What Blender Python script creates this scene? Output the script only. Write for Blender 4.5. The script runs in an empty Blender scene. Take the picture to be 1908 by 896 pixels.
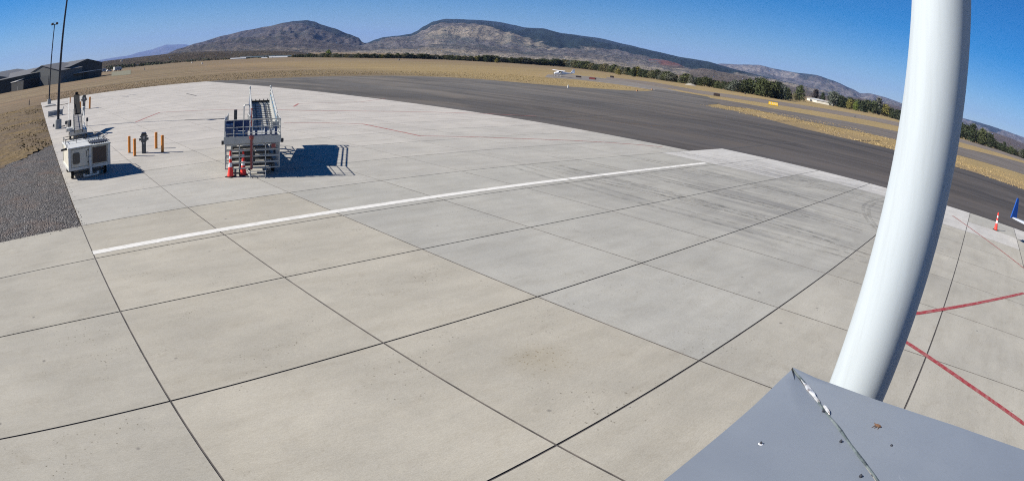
import bpy, math, random
from mathutils import Matrix, Vector, noise
R_ = math.radians
rnd = random.Random(7)
C = bpy.context.scene.collection
sc = bpy.context.scene

# ------------------------------------------------------------------ camera
# a wide security-camera lens with barrel distortion (fisheye polynomial)
cd = bpy.data.cameras.new('camera')
cam = bpy.data.objects.new('camera', cd)
C.objects.link(cam)
sc.camera = cam
cd.type = 'PANO'
cd.panorama_type = 'FISHEYE_LENS_POLYNOMIAL'
cd.sensor_width = 36.0
cd.sensor_height = 36.0 * 480 / 1024
cd.fisheye_fov = math.pi
cd.fisheye_polynomial_k0 = 0.0
for i_, c_ in enumerate([0.04284, 0.00023735, -2.10955e-05, 1.3052e-06]):
    setattr(cd, 'fisheye_polynomial_k%d' % (i_ + 1), -c_)
CR = Vector((0.7019836728939671, -0.7087857516110339, 0.0695821909936563))
CU = Vector((0.15068377680277614, 0.24330261553388416, 0.9581744291530756))
CF = Vector((0.6960699120050707, 0.6621378977128201, -0.2775969776739297))
M_ = Matrix((CR, CU, -CF)).transposed().to_4x4()
CAM = Vector((-2.03056, -23.19839, 5.63126))
M_.translation = CAM
cam.matrix_world = M_
cd.clip_start = 0.05
cd.clip_end = 120000

# ------------------------------------------------------------------ light
SUN_EL, SUN_AZ = 36.0, 144.0            # azimuth counter-clockwise from +x
w = bpy.data.worlds.new('World')
sc.world = w
w.use_nodes = True
bg = w.node_tree.nodes['Background']
bg.inputs[1].default_value = 0.052
sky = w.node_tree.nodes.new('ShaderNodeTexSky')
sky.sky_type = 'NISHITA'
sky.sun_disc = False
sky.sun_elevation = R_(SUN_EL)
sky.sun_rotation = R_(90 - SUN_AZ)
sky.altitude = 1550
sky.air_density = 1.0
sky.dust_density = 0.05
sky.ozone_density = 4.0
hs = w.node_tree.nodes.new('ShaderNodeHueSaturation')
hs.inputs['Saturation'].default_value = 1.6
hs.inputs['Hue'].default_value = 0.508
w.node_tree.links.new(sky.outputs[0], hs.inputs['Color'])
w.node_tree.links.new(hs.outputs[0], bg.inputs[0])
sd = bpy.data.lights.new('sun', 'SUN')
sd.energy = 5.0
sd.angle = R_(0.53)
sd.color = (1.0, 0.955, 0.88)
so = bpy.data.objects.new('sun', sd)
C.objects.link(so)
S_ = Vector((math.cos(R_(SUN_AZ)) * math.cos(R_(SUN_EL)), math.sin(R_(SUN_AZ)) * math.cos(R_(SUN_EL)), math.sin(R_(SUN_EL))))
so.rotation_euler = S_.to_track_quat('Z', 'Y').to_euler()
so.location = (-40, 30, 60)
vs = sc.view_settings
vs.view_transform = 'Standard'
vs.look = 'None'
vs.exposure = 0.78
vs.gamma = 1.0
vs.use_curve_mapping = False
sc.cycles.volume_bounces = 0
sc.cycles.max_bounces = 6
sc.cycles.use_denoising = False
sc.cycles.filter_width = 1.1

# ------------------------------------------------------------------ survey of the photograph: pixel -> place on the ground
PK = (1221.1654, -136.7051, -23.0687)
def ray(x, y):
    dx, dy = x - 954.0, 448.0 - y
    r = math.hypot(dx, dy) or 1e-6
    t = r / PK[0]
    for _ in range(30):
        t -= (PK[0] * t + PK[1] * t ** 3 + PK[2] * t ** 5 - r) / (PK[0] + 3 * PK[1] * t * t + 5 * PK[2] * t ** 4)
    return (CR * (dx / r) + CU * (dy / r)) * math.sin(t) + CF * math.cos(t)
def gp(x, y, z=0.0):
    d = ray(x, y)
    k = (z - CAM.z) / d.z
    return CAM + d * k
def top_z(base, x, y):
    d = ray(x, y)
    return CAM.z + d.z / math.hypot(d.x, d.y) * math.hypot(base.x - CAM.x, base.y - CAM.y)

# ------------------------------------------------------------------ material helpers
class NT:
    def __init__(s, name, rough=0.8, metal=0.0, spec=0.5):
        s.m = bpy.data.materials.new(name)
        s.m.use_nodes = True
        s.t = s.m.node_tree
        s.b = s.t.nodes['Principled BSDF']
        s.b.inputs['Roughness'].default_value = rough
        s.b.inputs['Metallic'].default_value = metal
        s.b.inputs['Specular IOR Level'].default_value = spec
        s._co = None
    def n(s, typ, **kw):
        o = s.t.nodes.new(typ)
        for k, v in kw.items():
            setattr(o, k, v)
        return o
    def l(s, a, b):
        s.t.links.new(a, b)
    def co(s, scale=(1, 1, 1), rot=0.0):
        if s._co is None:
            s._co = s.n('ShaderNodeTexCoord').outputs['Object']
        mp = s.n('ShaderNodeMapping')
        mp.inputs['Scale'].default_value = scale
        mp.inputs['Rotation'].default_value = (0, 0, rot)
        s.l(s._co, mp.inputs['Vector'])
        return mp.outputs[0]
    def noise(s, scale, detail=4, rough=0.55, vec=None, dist=0.0):
        o = s.n('ShaderNodeTexNoise')
        o.inputs['Scale'].default_value = scale
        o.inputs['Detail'].default_value = detail
        o.inputs['Roughness'].default_value = rough
        o.inputs['Distortion'].default_value = dist
        s.l(vec if vec is not None else s.co(), o.inputs['Vector'])
        return o.outputs[0]
    def ramp(s, f, stops):
        o = s.n('ShaderNodeValToRGB')
        e = o.color_ramp.elements
        while len(e) < len(stops):
            e.new(0.5)
        for i, (p, c) in enumerate(stops):
            e[i].position = p
            e[i].color = (c, c, c, 1) if isinstance(c, (int, float)) else (*c, 1)
        s.l(f, o.inputs[0])
        return o.outputs[0]
    def mix(s, f, a, b, mode='MIX'):
        o = s.n('ShaderNodeMix', data_type='RGBA', blend_type=mode)
        for sock, v in ((o.inputs[0], f), (o.inputs[6], a), (o.inputs[7], b)):
            if hasattr(v, 'type') and hasattr(v, 'is_linked'):
                s.l(v, sock)
            elif isinstance(v, (int, float)):
                sock.default_value = v if sock.type == 'VALUE' else (v, v, v, 1)
            else:
                sock.default_value = (*v, 1)
        return o.outputs[2]
    def math(s, op, a, b=0.0, clamp=False):
        o = s.n('ShaderNodeMath', operation=op, use_clamp=clamp)
        for sock, v in ((o.inputs[0], a), (o.inputs[1], b)):
            if isinstance(v, (int, float)):
                sock.default_value = v
            else:
                s.l(v, sock)
        return o.outputs[0]
    def mr(s, v, a, b, c=0.0, d=1.0, smooth=True):
        o = s.n('ShaderNodeMapRange', interpolation_type='SMOOTHSTEP' if smooth else 'LINEAR')
        s.l(v, o.inputs[0])
        for i, x in enumerate((a, b, c, d)):
            o.inputs[i + 1].default_value = x
        return o.outputs[0]
    def xyz(s):
        o = s.n('ShaderNodeSeparateXYZ')
        s.l(s.co(), o.inputs[0])
        return o.outputs
    def attr(s, name):
        return s.n('ShaderNodeAttribute', attribute_name=name).outputs
    def bump(s, h, dist, strength=1.0):
        o = s.n('ShaderNodeBump')
        o.inputs['Strength'].default_value = strength
        o.inputs['Distance'].default_value = dist
        s.l(h, o.inputs['Height'])
        s.l(o.outputs[0], s.b.inputs['Normal'])
    def color(s, c):
        if hasattr(c, 'is_linked'):
            s.l(c, s.b.inputs['Base Color'])
        else:
            s.b.inputs['Base Color'].default_value = (*c, 1)
        return s.m

def paint(name, col, rough=0.5, metal=0.0, dirt=0.25, scale=6.0, dirtcol=(0.12, 0.10, 0.08), spec=0.5):
    k = NT(name, rough, metal, spec)
    f = k.ramp(k.noise(scale, 6, 0.65), [(0.45, 0.0), (0.75, dirt)])
    streak = k.ramp(k.noise(scale * 2, 3, 0.5, k.co((3, 3, 0.3))), [(0.5, 0.0), (0.8, dirt * 0.7)])
    c = k.mix(f, col, dirtcol)
    c = k.mix(streak, c, dirtcol)
    k.color(c)
    k.l(k.mr(f, 0, 1, rough, min(1, rough + 0.35)), k.b.inputs['Roughness'])
    return k.m

# ------------------------------------------------------------------ mesh helpers
class MB:
    def __init__(s):
        s.v, s.f = [], []
    def add(s, vs_, fs):
        o = len(s.v)
        s.v += [tuple(p) for p in vs_]
        s.f += [tuple(i + o for i in f) for f in fs]
        return s
    def box(s, x0, x1, y0, y1, z0, z1, M=None, ch=0.0):
        if ch > 0:
            # chamfered box: vertical and top edges eased
            p = []
            for z, e in ((z0, ch), (z0 + ch, 0), (z1 - ch, 0), (z1, ch)):
                a, b, c, d = x0 + e, x1 - e, y0 + e, y1 - e
                q = ch
                p += [(a + q, c, z), (b - q, c, z), (b, c + q, z), (b, d - q, z), (b - q, d, z), (a + q, d, z), (a, d - q, z), (a, c + q, z)]
            f = [tuple(range(7, -1, -1)), tuple(range(24, 32))]
            for k in range(3):
                for i in range(8):
                    j = (i + 1) % 8
                    f.append((k * 8 + i, k * 8 + j, k * 8 + 8 + j, k * 8 + 8 + i))
        else:
            p = [(x0, y0, z0), (x1, y0, z0), (x1, y1, z0), (x0, y1, z0), (x0, y0, z1), (x1, y0, z1), (x1, y1, z1), (x0, y1, z1)]
            f = [(3, 2, 1, 0), (4, 5, 6, 7), (0, 1, 5, 4), (1, 2, 6, 5), (2, 3, 7, 6), (3, 0, 4, 7)]
        if M is not None:
            p = [M @ Vector(q) for q in p]
        return s.add(p, f)
    def tube(s, a, b, r, r2=None, n=8, caps=True):
        a, b = Vector(a), Vector(b)
        r2 = r if r2 is None else r2
        d = (b - a)
        if d.length < 1e-6:
            return s
        d.normalize()
        u = d.cross(Vector((0, 0, 1)))
        if u.length < 1e-3:
            u = Vector((1, 0, 0))
        u.normalize()
        v = d.cross(u)
        p = []
        for c, rr in ((a, r), (b, r2)):
            for i in range(n):
                t = 2 * math.pi * (i + 0.5) / n
                p.append(c + u * (rr * math.cos(t)) + v * (rr * math.sin(t)))
        f = [(i, (i + 1) % n, n + (i + 1) % n, n + i) for i in range(n)]
        if caps:
            f += [tuple(range(n - 1, -1, -1)), tuple(range(n, 2 * n))]
        return s.add(p, f)
    def path(s, pts, r, n=8):
        for a, b in zip(pts, pts[1:]):
            s.tube(a, b, r, n=n)
        return s
    def bar(s, a, b, w_, h_):
        # rectangular bar from a to b, w across horizontally, h up
        a, b = Vector(a), Vector(b)
        d = (b - a).normalized()
        u = d.cross(Vector((0, 0, 1)))
        if u.length < 1e-3:
            u = Vector((1, 0, 0))
        u.normalize()
        v = u.cross(d)
        p = []
        for c in (a, b):
            for sx, sy in ((-1, -1), (1, -1), (1, 1), (-1, 1)):
                p.append(c + u * (sx * w_ / 2) + v * (sy * h_ / 2))
        return s.add(p, [(0, 1, 2, 3), (7, 6, 5, 4), (0, 4, 5, 1), (1, 5, 6, 2), (2, 6, 7, 3), (3, 7, 4, 0)])
    def lathe(s, prof, c=(0, 0, 0), n=16, axis='z'):
        p = []
        for r, h in prof:
            for i in range(n):
                t = 2 * math.pi * i / n
                q = (r * math.cos(t), r * math.sin(t), h)
                if axis == 'x':
                    q = (q[2], q[0], q[1])
                if axis == 'y':
                    q = (q[1], q[2], q[0])
                p.append((q[0] + c[0], q[1] + c[1], q[2] + c[2]))
        f = []
        for k in range(len(prof) - 1):
            for i in range(n):
                j = (i + 1) % n
                f.append((k * n + i, k * n + j, k * n + n + j, k * n + n + i))
        f.append(tuple(range(n - 1, -1, -1)))
        f.append(tuple(range((len(prof) - 1) * n, len(prof) * n)))
        return s.add(p, f)
    def poly(s, pts, z0, z1):
        n = len(pts)
        p = [(q[0], q[1], z0) for q in pts] + [(q[0], q[1], z1) for q in pts]
        return s.add(p, [tuple(range(n - 1, -1, -1)), tuple(range(n, 2 * n))] + [(i, (i + 1) % n, n + (i + 1) % n, n + i) for i in range(n)])
    def prism(s, a, b, c_, h):
        return s
    def xf(s, M):
        s.v = [tuple(M @ Vector(p)) for p in s.v]
        return s
    def build(s, name, mat, parent=None, smooth=False):
        me = bpy.data.meshes.new(name)
        me.from_pydata(s.v, [], s.f)
        me.validate()
        me.materials.append(mat)
        if smooth:
            me.shade_smooth()
            try:
                me.set_sharp_from_angle(angle=R_(40))
            except Exception:
                pass
        o = bpy.data.objects.new(name, me)
        C.objects.link(o)
        if parent is not None:
            o.parent = parent
        return o

def tag(o, label=None, cat=None, group=None, kind=None):
    if label: o['label'] = label
    if cat: o['category'] = cat
    if group: o['group'] = group
    if kind: o['kind'] = kind
    return o
def thing(name, label, cat, loc=(0, 0, 0), rz=0.0, group=None):
    o = bpy.data.objects.new(name, None)
    o.empty_display_size = 0.3
    o.location = loc
    o.rotation_euler = (0, 0, rz)
    C.objects.link(o)
    return tag(o, label, cat, group)
def dup(root, loc, rz, label, group=None, scale=1.0):
    c = root.copy()
    C.objects.link(c)
    c.location = loc
    c.rotation_euler = (0, 0, rz)
    c.scale = (scale,) * 3
    c['label'] = label
    if group: c['group'] = group
    for ch in root.children:
        d = ch.copy()
        C.objects.link(d)
        d.parent = c
        for g in ch.children:
            e = g.copy()
            C.objects.link(e)
            e.parent = d
    return c
def struct(name, mb, mat, smooth=False):
    return tag(mb.build(name, mat, None, smooth), kind='structure')

# ------------------------------------------------------------------ materials: paving and ground
def mat_concrete():
    k = NT('concrete', 0.9, spec=0.25)
    tone = k.attr('tone')
    x, y, z = k.xyz()
    big = k.noise(0.35, 5, 0.6)
    streak = k.noise(1.0, 5, 0.6, k.co((0.35, 1.7, 1.0), 0.06))
    fine = k.noise(38.0, 3, 0.6)
    mott = k.noise(3.2, 5, 0.65)
    c = k.mix(k.mr(big, 0.32, 0.68), tone[0], k.mix(1.0, tone[0], (0.87, 0.875, 0.885), 'MULTIPLY'))
    c = k.mix(k.ramp(streak, [(0.42, 0.0), (0.72, 0.75)]), c, k.mix(1.0, c, (0.86, 0.85, 0.83), 'MULTIPLY'))
    c = k.mix(k.ramp(mott, [(0.35, 0.0), (0.7, 0.55)]), c, k.mix(1.0, c, (1.09, 1.08, 1.06), 'MULTIPLY'))
    c = k.mix(k.ramp(fine, [(0.35, 0.0), (0.65, 1.0)]), c, k.mix(1.0, c, (0.86, 0.86, 0.86), 'MULTIPLY'))
    grit = k.noise(1.0, 4, 0.7, k.co((9.0, 26.0, 1.0), 0.06))
    c = k.mix(k.ramp(grit, [(0.42, 0.0), (0.66, 0.8)]), c, k.mix(1.0, c, (0.88, 0.87, 0.85), 'MULTIPLY'))
    blot = k.noise(1.1, 6, 0.72, k.co((0.8, 1.5, 1)), 0.8)
    c = k.mix(k.ramp(blot, [(0.54, 0.0), (0.70, 0.55)]), c, k.mix(1.0, c, (0.84, 0.82, 0.79), 'MULTIPLY'))
    c = k.mix(k.ramp(blot, [(0.28, 0.6), (0.42, 0.0)]), c, k.mix(1.0, c, (1.10, 1.10, 1.09), 'MULTIPLY'))
    # tyre rubber worn in along the taxi lane
    rx = k.mr(x, 15.0, 25.0)
    rx2 = k.mr(x, 47.0, 38.0)
    ry = k.mr(y, -25.5, -15.0)
    ry2 = k.mr(y, -0.5, -7.0)
    reg = k.math('MULTIPLY', k.math('MULTIPLY', rx, rx2), k.math('MULTIPLY', ry, ry2))
    rub = k.noise(1.0, 5, 0.62, k.co((1.3, 0.13, 1.0), -0.05), 0.5)
    rubm = k.math('MULTIPLY', k.ramp(rub, [(0.36, 0.08), (0.66, 1.0)]), reg)
    patch = k.noise(0.14, 3, 0.5)
    rubm = k.math('MULTIPLY', rubm, k.ramp(patch, [(0.33, 0.25), (0.6, 1.0)]))
    c = k.mix(k.math('MULTIPLY', rubm, 0.68), c, (0.125, 0.123, 0.122))
    # speckled blotches (spalls, droppings)
    vo = k.n('ShaderNodeTexVoronoi', feature='F1')
    vo.inputs['Scale'].default_value = 11.0
    k.l(k.co(), vo.inputs['Vector'])
    dots = k.ramp(vo.outputs['Distance'], [(0.12, 1.0), (0.25, 0.0)])
    wh = k.n('ShaderNodeSeparateColor')
    k.l(vo.outputs['Color'], wh.inputs[0])
    pick = k.math('GREATER_THAN', wh.outputs[0], 0.62)
    area = k.ramp(k.noise(0.42, 2, 0.5, k.co((1, 1.4, 1))), [(0.50, 0.0), (0.66, 0.8)])
    sp = k.math('MULTIPLY', k.math('MULTIPLY', dots, pick), area)
    c = k.mix(sp, c, (0.10, 0.085, 0.06))
    # one oil-brown patch
    dv = k.n('ShaderNodeVectorMath', operation='DISTANCE')
    k.l(k.co((1, 1, 1)), dv.inputs[0])
    OILV = gp(1010, 668)
    dv.inputs[1].default_value = (OILV.x, OILV.y, 0)
    oil = k.math('MULTIPLY', k.mr(dv.outputs['Value'], 1.15, 0.1), k.math('MULTIPLY', dots, 0.9))
    c = k.mix(oil, c, (0.14, 0.105, 0.055))
    c = k.mix(k.math('MULTIPLY', k.mr(dv.outputs['Value'], 1.1, 0.0), 0.22), c, (0.25, 0.20, 0.11))
    # occasional dark drips everywhere
    vo2 = k.n('ShaderNodeTexVoronoi', feature='F1')
    vo2.inputs['Scale'].default_value = 0.8
    k.l(k.co(), vo2.inputs['Vector'])
    c = k.mix(k.ramp(vo2.outputs['Distance'], [(0.022, 0.7), (0.05, 0.0)]), c, (0.12, 0.11, 0.10))
    k.color(c)
    k.bump(k.noise(160.0, 3, 0.6, k.co((0.25, 1, 1))), 0.004, 0.5)
    return k.m
def mat_asphalt(name='asphalt', base=(0.088, 0.084, 0.080), far=False):
    k = NT(name, 1.0, spec=0.08)
    x, y, z = k.xyz()
    big = k.noise(0.03, 4, 0.55)
    st = k.noise(1.0, 6, 0.6, k.co((0.28, 0.012, 1), 0.05), 0.6)
    fine = k.noise(14.0, 4, 0.7)
    c = k.mix(k.mr(big, 0.3, 0.7), base, tuple(b * 1.32 for b in base))
    c = k.mix(k.ramp(st, [(0.45, 0.0), (0.62, 0.7)]), c, tuple(b * 0.62 for b in base))
    c = k.mix(k.ramp(fine, [(0.4, 0.0), (0.75, 0.55)]), c, tuple(b * 1.6 for b in base))
    pt = k.noise(0.16, 6, 0.68, k.co((1.0, 0.45, 1)), 0.5)
    c = k.mix(k.ramp(pt, [(0.50, 0.0), (0.66, 0.6)]), c, (base[0] * 1.55, base[1] * 1.45, base[2] * 1.32))
    c = k.mix(k.ramp(pt, [(0.30, 0.6), (0.44, 0.0)]), c, tuple(b * 0.66 for b in base))
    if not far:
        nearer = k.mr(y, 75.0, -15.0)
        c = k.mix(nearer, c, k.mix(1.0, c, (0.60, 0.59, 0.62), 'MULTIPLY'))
        wear = k.noise(1.0, 6, 0.65, k.co((0.10, 0.022, 1), 0.08), 0.8)
        c = k.mix(k.ramp(wear, [(0.44, 0.0), (0.58, 0.75)]), c, k.mix(1.0, c, (1.42, 1.36, 1.28), 'MULTIPLY'))
    k.color(c)
    k.bump(k.noise(40.0, 4, 0.7), 0.01, 0.5)
    return k.m
def mat_field():
    k = NT('dry_grass_field', 1.0, spec=0.1)
    x, y, z = k.xyz()
    n1 = k.noise(0.012, 5, 0.6)
    n2 = k.noise(0.12, 6, 0.65)
    n3 = k.noise(1.6, 6, 0.75)
    st = k.noise(1.0, 5, 0.6, k.co((0.006, 0.075, 1), -0.35), 0.4)
    n4 = k.noise(9.0, 4, 0.8)
    c = k.ramp(n2, [(0.28, (0.135, 0.104, 0.066)), (0.5, (0.228, 0.176, 0.106)), (0.72, (0.315, 0.245, 0.148))])
    c = k.mix(k.mr(n1, 0.38, 0.62, 0, 0.6), c, (0.235, 0.150, 0.095))
    c = k.mix(k.ramp(st, [(0.42, 0.0), (0.58, 0.8)]), c, (0.135, 0.104, 0.068))
    c = k.mix(k.ramp(n3, [(0.38, 0.5), (0.62, 0.0)]), c, (0.115, 0.088, 0.052))
    c = k.mix(k.ramp(n4, [(0.5, 0.0), (0.75, 0.35)]), c, (0.36, 0.28, 0.17))
    # the brown patchy verge by the apron
    near = k.math('MULTIPLY', k.mr(x, 30.0, 2.0), k.mr(y, 170.0, 95.0))
    c = k.mix(k.math('MULTIPLY', near, 0.45), c, (0.135, 0.098, 0.068))
    gold = k.math('MULTIPLY', k.mr(x, 80.0, 130.0), k.mr(y, 420.0, 60.0))
    c = k.mix(k.math('MULTIPLY', gold, 0.6), c, k.ramp(n3, [(0.35, (0.22, 0.16, 0.065)), (0.6, (0.40, 0.30, 0.135))]))
    k.color(c)
    k.bump(k.noise(5.0, 5, 0.8), 0.12, 0.8)
    return k.m
def mat_verge():
    k = NT('bare_dirt_and_weeds', 1.0, spec=0.1)
    n2 = k.noise(0.22, 5, 0.6, k.co((0.6, 1.3, 1), 0.3))
    n3 = k.noise(2.2, 6, 0.75)
    c = k.ramp(n3, [(0.3, (0.075, 0.055, 0.038)), (0.52, (0.145, 0.108, 0.070)), (0.75, (0.21, 0.160, 0.100))])
    c = k.mix(k.ramp(n2, [(0.46, 0.0), (0.62, 0.75)]), c, k.mix(k.ramp(n3, [(0.4, 0.0), (0.6, 1.0)]), (0.13, 0.095, 0.040), (0.24, 0.165, 0.070)))
    c = k.mix(k.ramp(k.noise(0.5, 6, 0.7, k.co((1, 1.6, 1))), [(0.66, 0.0), (0.70, 0.8)]), c, (0.05, 0.05, 0.022))
    k.color(c)
    k.bump(k.noise(7.0, 5, 0.8), 0.10, 0.9)
    return k.m
def mat_gravel():
    k = NT('gravel', 0.95, spec=0.2)
    vo = k.n('ShaderNodeTexVoronoi', feature='F1')
    vo.inputs['Scale'].default_value = 14.0
    k.l(k.co(), vo.inputs['Vector'])
    s3 = k.n('ShaderNodeSeparateColor')
    k.l(vo.outputs['Color'], s3.inputs[0])
    c = k.ramp(s3.outputs[0], [(0.0, (0.060, 0.057, 0.054)), (0.5, (0.125, 0.117, 0.110)), (0.85, (0.195, 0.182, 0.17)), (1.0, (0.33, 0.31, 0.29))])
    c = k.mix(k.ramp(vo.outputs['Distance'], [(0.35, 0.0), (0.75, 0.8)]), c, (0.035, 0.030, 0.028))
    c = k.mix(k.ramp(k.noise(0.5, 5, 0.6), [(0.5, 0.0), (0.7, 0.6)]), c, (0.155, 0.110, 0.085))
    k.color(c)
    k.bump(k.math('SUBTRACT', 1.0, vo.outputs['Distance']), 0.07, 1.0)
    return k.m
def mat_mountain(name, rock, tan, dark, speck_scale, red=None):
    k = NT(name, 1.0, spec=0.05)
    cov = k.attr('cover')[2]           # forest 0..1
    tn = k.attr('tan')[2]              # open grass 0..1
    nA = k.noise(0.0011 * speck_scale, 8, 0.72)
    nB = k.noise(0.006 * speck_scale, 7, 0.72)
    nC = k.noise(0.02 * speck_scale, 5, 0.8)
    nS = k.noise(0.0035 * speck_scale, 7, 0.7, k.co((1.0, 0.45, 1.0), 0.7), 0.5)
    c = k.ramp(nB, [(0.32, tuple(a * 0.5 for a in rock)), (0.5, rock), (0.68, tuple(a * 1.55 for a in rock))])
    tc = k.ramp(nB, [(0.36, tuple(a * 0.62 for a in tan)), (0.6, tan)])
    tm = k.math('ADD', tn, k.math('MULTIPLY', k.math('SUBTRACT', nA, 0.5), 1.5))
    c = k.mix(k.mr(tm, 0.40, 0.62), c, tc)
    c = k.mix(k.ramp(nS, [(0.52, 0.0), (0.60, 0.5)]), c, tuple(a * 2.6 for a in dark))
    # scattered juniper
    nD = k.noise(0.05 * speck_scale, 4, 0.8)
    c = k.mix(k.ramp(nD, [(0.40, 0.55), (0.50, 0.0)]), c, tuple(a * 2.4 for a in dark))
    c = k.mix(k.ramp(nD, [(0.56, 0.0), (0.66, 0.45)]), c, tuple(min(1, a * 1.5) for a in tan))
    ju = k.ramp(nC, [(0.53, 0.0), (0.58, 0.9)])
    c = k.mix(k.math('MULTIPLY', ju, k.ramp(nA, [(0.36, 0.1), (0.6, 1.0)])), c, tuple(a * 1.5 for a in dark))
    fm = k.math('ADD', cov, k.math('MULTIPLY', k.math('SUBTRACT', nB, 0.5), 0.9))
    c = k.mix(k.mr(fm, 0.42, 0.58), c, k.mix(k.ramp(nC, [(0.4, 0.0), (0.7, 1.0)]), dark, tuple(a * 1.9 for a in dark)))
    if red:
        rd = k.attr('red')[2]
        c = k.mix(k.mr(k.math('ADD', rd, k.math('MULTIPLY', k.math('SUBTRACT', nB, 0.5), 0.7)), 0.4, 0.6), c, red)
    k.color(c)
    k.bump(k.math('ADD', nB, k.math('MULTIPLY', nC, 0.35)), 55.0, 1.0)
    return k.m

# ------------------------------------------------------------------ the setting
GZ = -0.06
ground = MB()
# one sheet reaching far past the horizon, finer towards the airfield
rings = [0, 60, 150, 350, 800, 2000, 5000, 12000, 30000, 60000]
gv = [(0, 0, GZ)]
NA = 72
for r in rings[1:]:
    for i in range(NA):
        t = 2 * math.pi * i / NA
        gv.append((r * math.cos(t), r * math.sin(t), GZ))
gf = [(0, 1 + i, 1 + (i + 1) % NA) for i in range(NA)]
for k in range(len(rings) - 2):
    for i in range(NA):
        a, b = 1 + k * NA + i, 1 + k * NA + (i + 1) % NA
        gf.append((a, a + NA, b + NA, b))
ground.add(gv, gf)
struct('ground', ground, mat_field())

CON = mat_concrete()
U, V = 4.57, 4.5284
ioff = [-0.175, 0.097, 0.038, 0.022, 0.086, 0.081, -0.037, -0.111]
joff = [0.135, -0.078, -0.064, -0.067, -0.026, 0.1]
def xl(i):
    return 0.0 if i == 0 else (i * U + (ioff[i] if 0 <= i < 8 else 0.0))
def yl(j):
    return -j * V - (joff[j] if 0 <= j < 6 else 0.0)
y_far = 108.0
apron_v, apron_f, tones = [], [], []
def slab(x0, x1, y0, y1, tone, gx=0.032, gy=0.036):
    # cells of about 1.5 m so the far edge follows the lens smoothly is not needed; one quad per slab
    o = len(apron_v)
    a, b, c, d = x0 + gx / 2, x1 - gx / 2, y0 + gy / 2, y1 - gy / 2
    e = 0.005
    apron_v.extend([(a, c, -0.012), (b, c, -0.012), (b, d, -0.012), (a, d, -0.012), (a + e, c + e, 0), (b - e, c + e, 0), (b - e, d - e, 0), (a + e, d - e, 0)])
    apron_f.extend([(o + 4, o + 5, o + 6, o + 7), (o, o + 1, o + 5, o + 4), (o + 1, o + 2, o + 6, o + 5), (o + 2, o + 3, o + 7, o + 6), (o + 3, o, o + 4, o + 7)])
    tones.extend([tone] * 5)
def tone_at(i, j):
    warm = (0.396, 0.368, 0.306)
    cool = (0.380, 0.368, 0.328)
    pale = (0.465, 0.435, 0.393)
    white = (0.50, 0.485, 0.455)
    rs = random.Random(i * 131 + j * 17 + 5)
    k = rs.uniform(0.965, 1.035)
    if i >= 8 and j >= 0:
        b = white if (j == 0 or i >= 9) else cool
        b = white if rs.random() < 0.55 or j == 0 else cool
    elif j < 0:
        t = min(1, -j / 5.0)
        b = tuple(c * (1 - t) + p * t for c, p in zip(cool, pale))
    elif i < 0:
        b = tuple(0.25 * c + 0.75 * p for c, p in zip(cool, warm)); k *= 0.96
    elif i <= 1:
        b = warm
    elif j >= 3 and i <= 2 or j >= 4:
        b = warm if (i <= 1 or j >= 4 and i <= 2) else tuple(0.5 * (c + p) for c, p in zip(cool, warm))
    else:
        b = cool
    if j >= 0 and i == 2 and j >= 3:
        b = tuple(0.35 * c + 0.65 * p for c, p in zip(cool, warm)) if j >= 4 else cool
    return tuple(c * k for c in b)
for j in range(0, 7):           # rows in front of the gravel
    for i in range(-7, 10):
        x0, x1 = xl(i), xl(i + 1)
        if i == 9:
            x1 = 46.2
        slab(x0, x1, yl(j + 1), yl(j), tone_at(i, j))
for j in range(7, 9):
    for i in range(-7, 10):
        slab(xl(i), 46.2 if i == 9 else xl(i + 1), yl(j + 1), yl(j), tone_at(i, 6))
jj = -1
while True:                      # rows behind, x from 0 to 40.5
    y0 = yl(jj + 1)
    y1 = min(yl(jj), y_far)
    for i in range(0, 9):
        x0, x1 = xl(i), xl(i + 1)
        if i == 8:
            x1 = 40.6
        slab(x0, x1, y0, y1, tone_at(i, jj), 0.02, 0.034)
    if y1 >= y_far:
        break
    jj -= 1
me = bpy.data.meshes.new('apron')
me.from_pydata(apron_v, [], apron_f)
ca = me.color_attributes.new('tone', 'FLOAT_COLOR', 'CORNER')
li = 0
for pi, p in enumerate(me.polygons):
    for _ in p.loop_indices:
        ca.data[li].color = (*tones[pi], 1)
        li += 1
me.materials.append(CON)
JM = NT('joint_sealant', 0.8)
JM.color(JM.ramp(JM.noise(1.5, 4, 0.6), [(0.35, (0.035, 0.032, 0.030)), (0.7, (0.115, 0.10, 0.088))]))
me.materials.append(JM.m)
for pi, p in enumerate(me.polygons):
    if pi % 5:
        p.material_index = 1
ap = bpy.data.objects.new('apron', me)
C.objects.link(ap)
tag(ap, kind='structure')
jb = MB()
jb.add([(-33, -40, -0.016), (46.25, -40, -0.016), (46.25, -0.1, -0.016), (40.65, -0.1, -0.016), (40.65, y_far, -0.016), (0.02, y_far, -0.016), (0.02, -0.1, -0.016), (-33, -0.1, -0.016)],
       [(0, 1, 2, 7), (6, 3, 4, 5)])
struct('apron_joint_sealant', jb, JM.m)

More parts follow.
